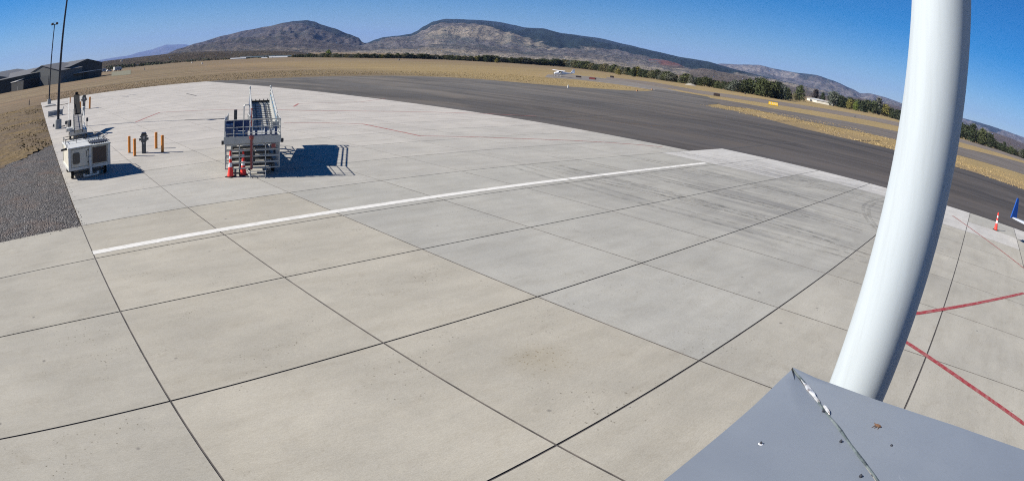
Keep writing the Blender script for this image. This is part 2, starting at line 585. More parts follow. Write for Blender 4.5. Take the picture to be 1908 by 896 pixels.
# asphalt taxi area
def sheet(name, pts, mat, z):
    mb = MB()
    mb.add([(p[0], p[1], z) for p in pts], [tuple(range(len(pts)))])
    return struct(name, mb, mat)
def pxs(l):
    return [gp(*q) for q in l]
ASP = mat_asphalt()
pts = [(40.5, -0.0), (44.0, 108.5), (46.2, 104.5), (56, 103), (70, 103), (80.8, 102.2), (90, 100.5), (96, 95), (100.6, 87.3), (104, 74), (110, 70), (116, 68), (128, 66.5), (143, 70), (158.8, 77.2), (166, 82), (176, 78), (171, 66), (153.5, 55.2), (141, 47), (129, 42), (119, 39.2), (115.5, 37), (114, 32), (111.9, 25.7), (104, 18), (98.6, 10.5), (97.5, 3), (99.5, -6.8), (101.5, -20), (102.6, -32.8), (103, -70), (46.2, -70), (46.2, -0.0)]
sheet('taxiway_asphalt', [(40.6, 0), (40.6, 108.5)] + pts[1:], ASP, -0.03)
ASF = mat_asphalt('worn_asphalt', (0.115, 0.102, 0.092), True)
# parallel taxiway beyond the grass wedge
A = pxs([(1170, 164), (1222, 169), (1290, 179), (1330, 190), (1345, 196), (1400, 203), (1500, 225.5), (1600, 245), (1680, 263), (1790, 290), (1908, 325)])
B = pxs([(1908, 304), (1800, 277), (1685, 248), (1550, 221.5), (1440, 202.5), (1340, 185), (1280, 176), (1220, 168.5)])
sheet('parallel_taxiway', [(p.x, p.y) for p in A + B], ASF, -0.036)
A = pxs([(1015, 144), (1075, 148), (1150, 157), (1225, 169), (1310, 182), (1240, 164), (1160, 150), (1110, 144), (1060, 138.5), (1020, 139)])
sheet('taxiway_lane', [(p.x, p.y) for p in A], mat_asphalt('faded_asphalt', (0.16, 0.145, 0.13), True), -0.042)
A = pxs([(1130, 146), (1220, 160), (1300, 174), (1400, 188.5), (1500, 204), (1600, 221), (1700, 241), (1800, 268), (1908, 300)])
B = pxs([(1908, 293.5), (1800, 261.5), (1700, 233.5), (1600, 213.5), (1500, 197), (1400, 182), (1300, 168), (1220, 153.5), (1130, 143)])
sheet('runway', [(p.x, p.y) for p in A + B], mat_asphalt('runway_asphalt', (0.145, 0.124, 0.106), True), -0.046)

# verge and gravel on the left of the apron
gr_edge = [(0.0, -0.135), (-33, -0.135), (-33, 6), (-14, 13), (-8, 17.5), (-5.0, 19.7), (-3.6, 21.3), (-2.1, 23.0), (-1.2, 25.5), (0.0, 28.0)]
GM = mat_gravel()
gm = MB()
def patch(mb, inside, x0, x1, y0, y1, st, zf, z0):
    nx, ny = int((x1 - x0) / st), int((y1 - y0) / st)
    o = len(mb.v)
    for a in range(nx + 1):
        for b in range(ny + 1):
            x, y = x0 + (x1 - x0) * a / nx, y0 + (y1 - y0) * b / ny
            mb.v.append((x, y, z0 + zf(x, y)))
    for a in range(nx):
        for b in range(ny):
            cx, cy = x0 + (x1 - x0) * (a + .5) / nx, y0 + (y1 - y0) * (b + .5) / ny
            if inside(cx, cy):
                q = o + a * (ny + 1) + b
                mb.f.append((q, q + ny + 1, q + ny + 2, q + 1))
def zg(x, y):
    e = min(1, max(0, (-x) / 1.2)) * min(1, max(0, (y + 0.135) / 1.0))
    return e * (0.10 + 0.07 * noise.noise(Vector((x * 0.5, y * 0.5, 3))) + 0.035 * noise.noise(Vector((x * 3, y * 3, 1))))
def edge_y(x):
    pts_ = [(-33, 6), (-14, 13), (-8, 17.5), (-5.0, 19.7), (-3.6, 21.3), (-2.1, 23.0), (-1.2, 25.5), (0.0, 28.0)]
    for (a, b), (c, d) in zip(pts_, pts_[1:]):
        if x <= c:
            return b + (d - b) * (x - a) / (c - a) + 0.8 * noise.noise(Vector((x * 1.1, 0, 7)))
    return 28
patch(gm, lambda x, y: y < edge_y(x), -33, -0.02, -0.115, 29, 0.22, zg, -0.03)
struct('gravel', gm, GM)
vm = MB()
def zv(x, y):
    e = min(1, max(0, (-x) / 1.5))
    return e * (0.13 + 0.16 * noise.noise(Vector((x * 0.25, y * 0.2, 9))) + 0.07 * noise.noise(Vector((x * 1.2, y * 1.2, 1))))
patch(vm, lambda x, y: y >= edge_y(x) - 0.05 and y < 96 + 2 * noise.noise(Vector((x * .3, 0, 0))), -33, -0.02, 4, 100, 0.5, zv, -0.034)
struct('verge', vm, mat_verge())

pb = MB()
for _ in range(260):
    if rnd.random() < .7:
        x, y = abs(rnd.gauss(0, .09)) + .01, rnd.uniform(0, 40)
    else:
        x, y = rnd.uniform(-8, 0), -0.12 - abs(rnd.gauss(0, .2))
    r = rnd.uniform(.01, .022)
    pb.lathe([(r * .6, 0), (r, r * .5), (r * .5, r * 1.0)], (x, y, 0.0), 5)
tag(pb.build('loose_stones', GM), 'loose gravel stones strewn along the apron edge', 'stones', kind='stuff')

# weeds and tussocks (uncountable)
def tussocks(name, spots, mat, label):
    mb = MB()
    for x, y, z, h in spots:
        for _ in range(5):
            a = rnd.uniform(0, math.pi)
            dx, dy = math.cos(a) * h * 0.6, math.sin(a) * h * 0.6
            ox, oy = rnd.uniform(-h, h) * .5, rnd.uniform(-h, h) * .5
            lx, ly = rnd.uniform(-h, h) * .4, rnd.uniform(-h, h) * .4
            o = len(mb.v)
            mb.v += [(x + ox - dx, y + oy - dy, z), (x + ox + dx, y + oy + dy, z), (x + ox + dx * .3 + lx, y + oy + dy * .3 + ly, z + h * rnd.uniform(.6, 1.1)), (x + ox - dx * .5 + lx, y + oy - dy * .5 + ly, z + h * rnd.uniform(.5, 1))]
            mb.f.append((o, o + 1, o + 2, o + 3))
    o = mb.build(name, mat)
    return tag(o, label, 'grass', kind='stuff')
TG = NT('tussock', 1.0, spec=0.1)
TG.color(TG.ramp(TG.noise(0.6, 4, 0.7), [(0.35, (0.26, 0.19, 0.09)), (0.5, (0.40, 0.30, 0.15)), (0.7, (0.50, 0.39, 0.21))]))
sp_ = []
for _ in range(5200):
    x, y = -33 * rnd.random() ** 1.6, rnd.uniform(6, 97)
    if y < edge_y(x) + 0.3:
        continue
    d = noise.noise(Vector((x * 0.25, y * 0.12, 2.2)))
    if d + rnd.uniform(-.35, .35) < 0.05:
        continue
    if d > 0.12: sp_.append((x, y, zv(x, y) - 0.05, rnd.uniform(0.04, 0.12)))
TV = NT('verge_tussock', 1.0, spec=0.1)
TV.color(TV.ramp(TV.noise(0.5, 4, 0.7), [(0.36, (0.10, 0.085, 0.035)), (0.5, (0.22, 0.16, 0.07)), (0.7, (0.33, 0.24, 0.11))]))
tussocks('verge_grass', sp_, TV.m, 'tawny tussocks and weeds on the dirt verge beside the gravel')
sp_ = []
for _ in range(9000):
    t = rnd.random() ** 1.5
    y = rnd.uniform(-35, 38)
    ex = 98 + 8 * max(0, (y - 5) / 30) ** 1.0 * 1.5
    x = ex + 2 + t * 45
    if noise.noise(Vector((x * 0.08, y * 0.16, 5))) + rnd.uniform(-.3, .3) < 0:
        continue
    if x > 98 + (41 - y) * 0.5 + 40 - 0:
        continue
    sp_.append((x, y, GZ, rnd.uniform(0.06, 0.13)))
for _ in range(9000):
    x = rnd.uniform(2, 150)
    y = rnd.uniform(108.5, 150)
    if x > 92:
        y = rnd.uniform(74, 130)
        if x < 112 and y < 105 - (x - 92) * 1.5:
            continue
    sp_.append((x, y, GZ, rnd.uniform(0.05, 0.12)))
tussocks('field_grass', sp_, TG.m, 'dry tussocks of the airfield grass beyond the asphalt')

# painted markings
def strip(name, pts_, width, mat, z=0.006):
    mb = MB()
    n = len(pts_)
    for k in range(n - 1):
        a, b = Vector((*pts_[k][:2], 0)), Vector((*pts_[k + 1][:2], 0))
        d = (b - a).normalized()
        a2, b2 = a - d * (width * 0.25 if k else 0), b + d * (width * 0.25 if k < n - 2 else 0)
        u = Vector((-d.y, d.x, 0)) * width / 2
        seg = max(1, int((b2 - a2).length / 4))
        zz = z + 0.0012 * (k % 2)
        o = len(mb.v)
        for m in range(seg + 1):
            p = a2.lerp(b2, m / seg)
            mb.v += [(p.x + u.x, p.y + u.y, zz), (p.x - u.x, p.y - u.y, zz)]
        for m in range(seg):
            mb.f.append((o + 2 * m + 1, o + 2 * m + 3, o + 2 * m + 2, o + 2 * m))
    return struct(name, mb, mat)
def worn(name, col, under, lo=0.50, hi=0.66, rough=0.7):
    k = NT(name, rough, spec=0.3)
    f = k.ramp(k.noise(5.0, 6, 0.7, k.co((0.6, 1.2, 1))), [(lo, 0.0), (hi, 0.8)])
    k.color(k.mix(f, k.mix(k.ramp(k.noise(22, 4, .6), [(0.4, 0), (0.7, 0.35)]), col, tuple(c * 0.8 for c in col)), under))
    return k.m
WHITE = worn('white_paint', (0.66, 0.64, 0.59), (0.42, 0.40, 0.35), 0.46, 0.70)
RED = worn('red_paint', (0.27, 0.030, 0.035), (0.30, 0.17, 0.15), 0.42, 0.70)
REDW = worn('faded_red_paint', (0.30, 0.085, 0.075), (0.36, 0.30, 0.26), 0.45, 0.66)
strip('white_line', [(-0.0, -3.83), (36.2, -3.83)], 0.38, WHITE)
RL = lambda l: [(gp(*q).x, gp(*q).y) for q in l]
strip('red_line', RL([(253, 228), (298, 210)]), 0.22, REDW)
strip('red_line', RL([(298, 210), (380, 206), (460, 204), (580, 206.5), (700, 207.5), (900, 212), (1000, 217)]), 0.2, REDW)
strip('red_line', RL([(547, 199), (556, 193.5)]), 0.25, REDW)
strip('red_line', RL([(556, 193.5), (640, 191), (672, 190), (718, 184)]), 0.1, REDW)
strip('red_line', RL([(529, 229.5), (600, 229), (675, 231)]), 0.14, REDW)
strip('red_line', RL([(675, 231), (783, 253.5)]), 0.2, REDW)
strip('red_line', RL([(783, 253.5), (880, 255.5), (960, 258.5), (1060, 262), (1120, 265), (1180, 269), (1235, 274)]), 0.16, REDW)
# the far taxi line continues faintly over the asphalt
strip('yellow_line', RL([(1006, 218), (1100, 224), (1180, 230), (1280, 240)]), 0.16, worn('faded_yellow_paint', (0.34, 0.20, 0.08), (0.075, 0.07, 0.07), 0.34, 0.55), -0.022)
strip('red_line', [(14.75, -21.25)] + RL([(1697, 643), (1800, 713), (1908, 790)]), 0.21, RED, 0.0062)
strip('red_line', [(16.6, -21.5)] + RL([(1722, 582), (1815, 566), (1908, 546)]), 0.21, RED, 0.0068)
strip('red_line', RL([(1775, 402), (1840, 448), (1908, 500)]), 0.13, REDW, 0.0074)
# dark hairline cracks and old saw-cuts
DK = NT('dark_crack', 0.9)
DK.color((0.06, 0.055, 0.05))
strip('asphalt_seam', RL([(1340, 279), (1440, 268), (1540, 262), (1640, 262)]), 0.25, DK.m, -0.024)
strip('asphalt_seam', RL([(960, 222), (1060, 217), (1150, 214), (1260, 216)]), 0.3, DK.m, -0.023)
strip('asphalt_seam', RL([(1240, 220), (1330, 225), (1420, 226), (1520, 226)]), 0.25, DK.m, -0.0225)
strip('apron_trench_drain', RL([(344, 224.2), (400, 222.2), (424, 221.8)]), 0.35, DK.m, 0.005)
strip('apron_trench_drain', RL([(348, 175), (366, 179)]), 0.3, DK.m, 0.005)
strip('apron_trench_drain', RL([(228, 181.5), (240, 180.5)]), 0.6, DK.m, 0.005)

# rubber tyre marks curving over the apron and the asphalt
TY = NT('tyre_rubber', 0.9, spec=0.2)
TY.color((0.055, 0.055, 0.057))
_a = TY.ramp(TY.noise(1.0, 5, 0.7, TY.co((2.2, 2.2, 1))), [(0.40, 0.0), (0.68, 0.24)])
TY.l(_a, TY.b.inputs['Alpha'])
tmk = random.Random(21)
def arc(cx, cy, r, a0, a1, wd, z, nm='tyre_mark'):
    mb = MB()
    n = 26
    for k in range(n + 1):
        a = R_(a0 + (a1 - a0) * k / n)
        rr = r + 0.25 * noise.noise(Vector((a * 3, r, 1)))
        mb.v += [(cx + (rr - wd / 2) * math.cos(a), cy + (rr - wd / 2) * math.sin(a), z), (cx + (rr + wd / 2) * math.cos(a), cy + (rr + wd / 2) * math.sin(a), z)]
    for k in range(n):
        mb.f.append((2 * k, 2 * k + 1, 2 * k + 3, 2 * k + 2))
    return struct(nm, mb, TY.m)
zt = 0.009
for k in range(15):
    x0 = tmk.uniform(20, 41)
    r = tmk.uniform(22, 90) * tmk.choice((1, 1, -1))
    span = math.degrees(tmk.uniform(9, 20) / abs(r))
    cxx = x0 - r
    yc = tmk.uniform(-13, -6)
    base_a = 0 if r > 0 else 180
    for off in (0, tmk.uniform(.5, .8)):
        arc(cxx + off, yc, abs(r), base_a - span / 2, base_a + span / 2, tmk.uniform(.12, .3), zt)
        zt += 0.0004
for (cx_, cy_, r, a0, a1) in ((33, -22, 13, 20, 80), (33.5, -22.2, 13.4, 25, 85), (34.5, -23, 15, 25, 70), (30, -20, 10.5, 30, 95), (36, -30, 14, 60, 120), (36.6, -30.5, 15, 62, 125)):
    arc(cx_, cy_, r, a0, a1, .22, zt); zt += 0.0004
zt = -0.0275
for x_ in (46.5, 53.0, 59.5, 66.0, 73.0, 81.0, 90.0):
    mb = MB()
    for q in range(60):
        y_ = -62 + q * 2.7
        if y_ > (1 if x_ < 47 else 98): break
        wob = 0.12 * noise.noise(Vector((y_ * .2, x_, 0)))
        mb.v += [(x_ + wob - .06, y_, zt), (x_ + wob + .06, y_, zt)]
    n_ = len(mb.v) // 2
    mb.f += [(2 * q, 2 * q + 1, 2 * q + 3, 2 * q + 2) for q in range(n_ - 1)]
    struct('asphalt_seam', mb, TY.m)
zt = -0.02
for k in range(12):
    x0 = tmk.uniform(50, 92)
    r = tmk.uniform(30, 120)
    span = math.degrees(tmk.uniform(15, 40) / r)
    arc(x0 - r, tmk.uniform(-10, 30), r, -span / 2, span / 2, tmk.uniform(.25, .5), zt); zt += 0.0006

# ------------------------------------------------------------------ mountains
def ridge_fn(pts_):
    # pixel ridge -> (azimuth, tan elevation) table
    tb = []
    for x, y in pts_:
        d = ray(x, y)
        tb.append((math.atan2(d.x, d.y), d.z / math.hypot(d.x, d.y)))
    tb.sort()
    def f(az):
        if az <= tb[0][0]: return tb[0][1]
        for (a, b), (c, d) in zip(tb, tb[1:]):
            if az <= c:
                t = (az - a) / (c - a)
                t = t * t * (3 - 2 * t) * 0.5 + t * 0.5
                return b + (d - b) * t
        return tb[-1][1]
    return f, tb[0][0], tb[-1][0]
def fbm(x, y, z, oct_=6, H=0.9):
    return noise.fractal(Vector((x, y, z)), H, 2.1, oct_)
def mountain(name, pts_, D0, D1, mat, nx, nr, amp, prof=1.0, z0=0.0, seed=0.0, cover=None, tan=None, red=None, ridge_noise=1.0, fwd=1.0, lac=1.0, skew=1.0):
    f, a0, a1 = ridge_fn(pts_)
    verts, faces, cv, tn, rd = [], [], [], [], []
    NR = nr + 8
    for i in range(nx + 1):
        az = a0 + (a1 - a0) * i / nx
        te = f(az)
        endf = min(1.0, min(az - a0, a1 - az) / (0.06 * (a1 - a0)) + 0.0)
        Dr = D1 * (1 + 0.10 * noise.noise(Vector((az * 5, seed, 0))))
        Hr = CAM.z + te * Dr
        for j in range(NR + 1):
            t = j / nr
            D = D0 + (Dr - D0) * t
            x, y = CAM.x + math.sin(az) * D, CAM.y + math.cos(az) * D
            s = lac / D1 * 9.0
            if t <= 1:
                base = z0 + (Hr - z0) * (t ** prof)
                # drainages running down the slope
                sk = az * 1.4
                dr = 1 - abs(noise.noise(Vector(((az + (1 - t) * .05 * skew) * 26 * fwd + 1.6 * fbm(x * s * .35, y * s * .35, seed, 4), t * 2.2, seed)))) * 2.2
                dr2 = 1 - abs(noise.noise(Vector(((az + (1 - t) * .08 * skew) * 70 * fwd + 1.8 * fbm(x * s * .6, y * s * .6, seed + 4, 4), t * 5, seed + 3)))) * 2.2
                g = (t ** 0.8) * (1 - t) ** 0.6 * 1.7
                rel = (dr * 0.24 + dr2 * 0.14) + 1.25 * fbm(x * s * .6, y * s * .6, seed + 9, 8, 0.72) + 0.35
                z = base + amp * g * (rel - 0.55)
                z += (Hr - z0) * 0.012 * ridge_noise * fbm(x * s * 6, y * s * 6, seed + 2, 4) * t
                lim = CAM.z + te * D
                if t < 1 and z > lim - (1 - t) * 2:
                    z = lim - (1 - t) * (4 + 0.03 * Hr) + (z - lim) * 0.05
            else:
                z = Hr - (t - 1) * nr / 8 * Hr * 0.9
            if z < z0 - 8 and t > 0: z = z0 - 8
            verts.append((x, y, z if t > 0 else z0 - 12))
            tq = t
            t = t * D1 / (D0 + (D1 - D0) * min(t, 1.2)) if t < 1 else t
            cv.append(max(0, min(1, cover(x, y, az, t, te))) if cover else 0)
            tn.append(max(0, min(1, tan(x, y, az, t, te))) if tan else 0)
            rd.append(max(0, min(1, red(x, y, az, t, te))) if red else 0)
    for i in range(nx):
        for j in range(NR):
            a = i * (NR + 1) + j
            faces.append((a, a + NR + 1, a + NR + 2, a + 1))
    me = bpy.data.meshes.new(name)
    me.from_pydata(verts, [], faces)
    for nm, arr in (('cover', cv), ('tan', tn), ('red', rd)):
        at = me.attributes.new(nm, 'FLOAT', 'POINT')
        at.data.foreach_set('value', arr)
    me.materials.append(mat)
    me.shade_smooth()
    o = bpy.data.objects.new(name, me)
    C.objects.link(o)
    return tag(o, kind='structure')
def px_az(x, y=100):
    d = ray(x, y)
    return math.atan2(d.x, d.y)
def interp(tb, v):
    if v <= tb[0][0]: return tb[0][1]
    for (a, b), (c, d) in zip(tb, tb[1:]):
        if v <= c:
            return b + (d - b) * (v - a) / (c - a)
    return tb[-1][1]

MC = mat_mountain('mountain_slope', (0.118, 0.104, 0.100), (0.30, 0.25, 0.19), (0.014, 0.022, 0.022), 1.0, red=(0.20, 0.085, 0.065))
MBm = mat_mountain('mountain_scrub', (0.092, 0.077, 0.072), (0.185, 0.152, 0.120), (0.016, 0.020, 0.017), 1.0)
ME_ = mat_mountain('distant_slope', (0.115, 0.100, 0.095), (0.22, 0.19, 0.165), (0.022, 0.028, 0.028), 0.6)
MF = mat_mountain('bench_slope', (0.115, 0.090, 0.070), (0.165, 0.130, 0.095), (0.035, 0.035, 0.024), 5.0)
MR = mat_mountain('red_slope', (0.140, 0.105, 0.088), (0.21, 0.17, 0.13), (0.045, 0.04, 0.032), 3.0, red=(0.20, 0.095, 0.075))

# central long mountain: dark forest hangs below the crest, tan grass lower down
ridC = [(560, 106), (600, 103), (640, 96), (660, 86), (672, 81), (684, 80), (700, 74), (715, 69.5), (740, 67), (765, 63.5), (775, 59), (790, 49), (808, 40), (830, 35.5), (850, 36), (900, 38), (930, 41), (975, 51), (1010, 53), (1050, 62.5), (1113, 70.5), (1174, 84.6), (1200, 91), (1217, 95), (1270, 107), (1317, 114.4), (1345, 122.4), (1380, 132), (1420, 142), (1470, 154), (1530, 168), (1600, 187), (1680, 214), (1760, 243)]
forC = [(px_az(x, y), v) for x, y, v in [(600, 90, .95), (690, 75, .80), (740, 70, .86), (790, 60, .76), (830, 50, .72), (900, 50, .70), (960, 60, .64), (1050, 75, .60), (1150, 90, .62), (1250, 110, .60), (1350, 125, .55), (1450, 150, .7), (1600, 180, 1.2)]]
def covC(x, y, az, t, te):
    th = interp(forC, az)
    return 0.5 + (t - th) * 5.0 + 0.55 * fbm(x * 0.0011, y * 0.0011, 2, 4)
def tanC(x, y, az, t, te):
    a = interp([(px_az(640), .1), (px_az(760), .30), (px_az(800), .75), (px_az(900, 60), .75), (px_az(1100, 90), .6), (px_az(1300, 130), .45), (px_az(1500, 160), .5)], az)
    hi = 0.62 * math.exp(-((t - 0.60) / 0.16) ** 2) * a * 1.5
    lo = 0.75 * math.exp(-(t / 0.22) ** 2)
    return 0.08 + max(hi, lo) + 0.45 * fbm(x * 0.0009, y * 0.0009, 8, 4)
mountain('central_mountain', ridC, 2600, 9000, MC, 520, 110, 95, 1.0, 0, 1.3, covC, tanC)
# left mountain
ridB = [(150, 124), (200, 118), (240, 112), (280, 106), (310, 101), (335, 91), (370, 80.5), (420, 66.5), (460, 57), (500, 50), (530, 43), (548, 40), (560, 39.2), (572, 38.3), (585, 41), (600, 47), (620, 52.5), (650, 64), (668, 70.5), (675, 79), (690, 87), (710, 94), (735, 101), (770, 106)]
def covB(x, y, az, t, te):
    th = interp([(px_az(300), 1.3), (px_az(480, 60), 1.0), (px_az(560, 50), .93), (px_az(600, 60), .70), (px_az(660, 70), .62), (px_az(730), .8)], az)
    return 0.5 + (t - th) * 5.0 + 0.5 * fbm(x * 0.0013, y * 0.0013, 5, 4)
def tanB(x, y, az, t, te):
    return 0.20 + 0.5 * fbm(x * 0.0012, y * 0.0012, 3, 4) + 0.35 * math.exp(-(t / 0.2) ** 2)
mountain('left_mountain', ridB, 3200, 8000, MBm, 400, 100, 105, 1.0, 10, 7.7, covB, tanB, fwd=1.3)
# distant range on the right, distant peaks on the left
ridE = [(1290, 126), (1348, 119), (1372, 120.5), (1396, 121), (1415, 121.6), (1440, 128), (1477, 135), (1521, 140.5), (1550, 150), (1587, 166), (1603, 174.5), (1620, 174.5), (1646, 181), (1684, 194), (1740, 207), (1804, 223), (1827, 229), (1847, 235), (1874, 244), (1907, 256), (1960, 275), (2010, 295)]
def covE(x, y, az, t, te):
    th = interp([(px_az(1400, 125), 1.0), (px_az(1500, 140), .72), (px_az(1580, 160), .8), (px_az(1610, 175), 1.3), (px_az(1780, 220), 1.0), (px_az(1850, 235), .7), (px_az(1900, 255), 1.2)], az)
    return 0.5 + (t - th) * 5 + 0.6 * fbm(x * 0.0006, y * 0.0006, 5, 4)
def tanE(x, y, az, t, te):
    return 0.40 + 0.5 * fbm(x * 0.0006, y * 0.0006, 3, 4)
mountain('right_range', ridE, 5200, 12500, ME_, 380, 80, 190, 1.0, 10, 3.1, covE, tanE)
ridA = [(120, 126), (160, 117), (199, 110), (220, 106.5), (239, 104), (261, 97.5), (283, 93), (299, 87.3), (309, 84), (327, 83.7), (343, 83), (365, 88), (400, 98)]
mountain('distant_peaks', ridA, 24000, 36000, ME_, 120, 30, 250, 1.0, 10, 4.1, None, lambda *a: 0.4)
# brown benches on the left, red hill, tan hill, low hill right of the column
ridF = [(-60, 165), (0, 147), (60, 135), (120, 126), (180, 117), (200, 113.5), (235, 109.5), (270, 105.5), (310, 101.5), (350, 97.5), (400, 96), (450, 95), (500, 94.5), (540, 96), (580, 99), (620, 102.5), (670, 105)]
mountain('benchland', ridF, 650, 2400, MF, 220, 60, 7, 0.85, 0, 5.5, lambda x, y, az, t, te: 0.18 + 0.45 * fbm(x * 0.004, y * 0.012, 1, 4), lambda x, y, az, t, te: 0.45 + 0.5 * fbm(x * 0.004, y * 0.009, 4, 4), lac=3)
ridR = [(1120, 126), (1160, 121), (1190, 115), (1212, 110), (1228, 111), (1245, 113.5), (1262, 118), (1280, 127), (1292, 134), (1310, 142)]
mountain('red_hill', ridR, 3300, 4300, MR, 110, 36, 26, 0.8, 0, 2.5, None, lambda x, y, az, t, te: 0.35 - 0.2 * t, lambda x, y, az, t, te: 0.30 + 0.80 * math.exp(-((az - px_az(1245, 120)) / 0.022) ** 2) * t + 0.5 * fbm(x * .002, y * .002, 3, 4))
ridT = [(1225, 141), (1255, 138), (1277, 133.5), (1292, 129.5), (1309, 127.4), (1325, 129.5), (1338, 133), (1381, 141), (1430, 151), (1500, 168), (1560, 184)]
mountain('tan_hill', ridT, 2300, 3400, MR, 120, 36, 20, 0.8, 0, 9.5, None, lambda x, y, az, t, te: 0.62, lambda x, y, az, t, te: 0.35 * math.exp(-((az - px_az(1315, 130)) / 0.03) ** 2) + 0.02)
ridG = [(1530, 176), (1570, 180), (1600, 183), (1640, 190), (1700, 206), (1760, 222), (1810, 237), (1847, 245), (1880, 256), (1908, 268), (1960, 288), (2020, 312)]
mountain('low_hill', ridG, 2300, 6500, MR, 160, 40, 40, 0.9, 0, 6.5, None, lambda x, y, az, t, te: 0.42 + 0.5 * fbm(x * .002, y * .002, 1, 4), lambda *a: 0.0)

#OBJS-BEGIN

# ------------------------------------------------------------------ materials: things
WHT = paint('white_enamel', (0.56, 0.555, 0.51), 0.45, dirt=0.25, scale=3)
CRM = paint('cream_panel', (0.58, 0.54, 0.44), 0.5, dirt=0.3, scale=3)
GRYP = paint('grey_steel', (0.36, 0.37, 0.35), 0.5, dirt=0.4, scale=4)
GALV = paint('galvanised_steel', (0.44, 0.44, 0.41), 0.5, 0.2, dirt=0.25, scale=4)
DKG = paint('dark_steel', (0.050, 0.055, 0.058), 0.55, dirt=0.2, scale=5)
BLK = paint('black_paint', (0.018, 0.018, 0.022), 0.45, dirt=0.15, scale=3)
RUB = paint('rubber', (0.010, 0.010, 0.010), 0.9, dirt=0.3, scale=8, spec=0.2)
BLU = paint('blue_panel', (0.018, 0.055, 0.16), 0.4, dirt=0.15, scale=3)
LBLU = paint('light_blue_panel', (0.09, 0.26, 0.42), 0.4, dirt=0.15, scale=3)
ORG = paint('orange_paint', (0.66, 0.235, 0.03), 0.5, dirt=0.3, scale=5, dirtcol=(0.30, 0.13, 0.05))
CONE = paint('cone_plastic', (0.88, 0.045, 0.03), 0.5, dirt=0.1, scale=8, dirtcol=(0.35, 0.08, 0.05))
REFL = paint('white_sleeve', (0.80, 0.80, 0.80), 0.3, dirt=0.15, scale=10)
REDP = paint('red_enamel', (0.30, 0.06, 0.05), 0.5, dirt=0.3, scale=8)
GLS = NT('dark_glass', 0.12, spec=0.6).color((0.03, 0.035, 0.04))
CNC = NT('cast_concrete', 0.9)
CNC = CNC.color(CNC.ramp(CNC.noise(4, 6, 0.7), [(0.3, (0.22, 0.23, 0.22)), (0.7, (0.36, 0.36, 0.34))]))
GRL = NT('radiator_grille', 0.75)
_wv = GRL.n('ShaderNodeTexWave', wave_type='BANDS', bands_direction='Z')
_wv.inputs['Scale'].default_value = 9.0
GRL.l(GRL.co(), _wv.inputs['Vector'])
GRL = GRL.color(GRL.mix(_wv.outputs[0], (0.045, 0.030, 0.022), (0.13, 0.092, 0.065)))

def bolts(parent, spots, mat=DKG):
    mb = MB()
    for x, y, z in spots:
        mb.lathe([(0.025, 0), (0.025, 0.06)], (x, y, z), 6)
    return mb.build('anchor_bolt', mat, parent)

# ------------------------------------------------------------------ the roof corner the camera looks over, and the white column
RX, RY, RZt = -0.423, -22.762, 4.90
roofm = NT('grey_coping', 0.42, spec=0.4)
_v = roofm.noise(2.2, 6, 0.6)
_f = roofm.noise(60, 4, 0.7)
_c = roofm.mix(roofm.mr(_v, 0.3, 0.7), (0.178, 0.200, 0.230), (0.204, 0.227, 0.256))
_c = roofm.mix(roofm.ramp(_f, [(0.55, 0.0), (0.8, 0.35)]), _c, (0.15, 0.165, 0.20))
_vo = roofm.n('ShaderNodeTexVoronoi', feature='F1')
_vo.inputs['Scale'].default_value = 7.0
roofm.l(roofm.co(), _vo.inputs['Vector'])
_c = roofm.mix(roofm.ramp(_vo.outputs['Distance'], [(0.012, 0.8), (0.03, 0.0)]), _c, (0.42, 0.42, 0.42))
_s = roofm.ramp(roofm.noise(14, 6, 0.8, None, 1.2), [(0.66, 0.0), (0.72, 0.35)])
_c = roofm.mix(_s, _c, (0.30, 0.32, 0.34))
roofm.color(_c)
roofm.bump(roofm.noise(1.6, 3, 0.5), 0.02, 0.35)
bld = thing('terminal_building', 'blue-grey metal roof corner of the building in the right foreground', 'building', (RX, RY, 0))
mb = MB()
mb.box(-9, -0.25, -9, -0.25, 0, 4.72)
STU = NT('stucco', 0.9)
mb.build('wall', STU.color(STU.mix(STU.noise(3, 5, .6), (0.40, 0.37, 0.32), (0.46, 0.43, 0.38))), bld)
# coping: two mitred sheets with a soft fold towards the joint, drip edges hanging 12 cm
def coping(sx):
    mb = MB()
    n = 14
    W = 1.6
    pts_ = []
    for k in range(n + 1):
        t = 9.0 * (k / n) ** 1.8
        # seam side runs on the diagonal
        pts_.append(t)
    for k, t in enumerate(pts_):
        wv = 0.0025 * math.sin(k * 2.3 + (1 if sx else 0))
        s_ = min(t, W)
        outer = (0.0, -t)
        seamp = (-s_ + 0.0, -s_) if t < W else (-W, -t)
        inner = seamp
        g = 0.0022 if t < W else 0
        if sx:
            P = [(outer[0], outer[1], -0.13), (outer[0], outer[1], 0.0 + wv), ((outer[0] + inner[0]) / 2, (outer[1] + inner[1]) / 2, 0.004 + wv), (inner[0] + g, inner[1] - g, 0.0)]
        else:
            P = [(outer[1], outer[0], -0.13), (outer[1], outer[0], 0.0 + wv), ((outer[1] + inner[1]) / 2, (outer[0] + inner[0]) / 2, 0.004 + wv), (inner[1] - g, inner[0] + g, 0.0)]
        mb.v += [(p[0], p[1], p[2] + RZt) for p in P]
    for k in range(n):
        for q in range(3):
            a = k * 4 + q
            f = (a, a + 1, a + 5, a + 4)
            mb.f.append(f if not sx else f[::-1])
    return mb
coping(True).build('coping', roofm.m, bld, True)
coping(False).build('coping', roofm.m, bld, True)
mb = MB()
mb.box(-9, -1.62, -9, -1.62, 4.6, 4.84)
mb.build('roof_deck', NT('membrane', 0.9).color((0.25, 0.25, 0.24)), bld)
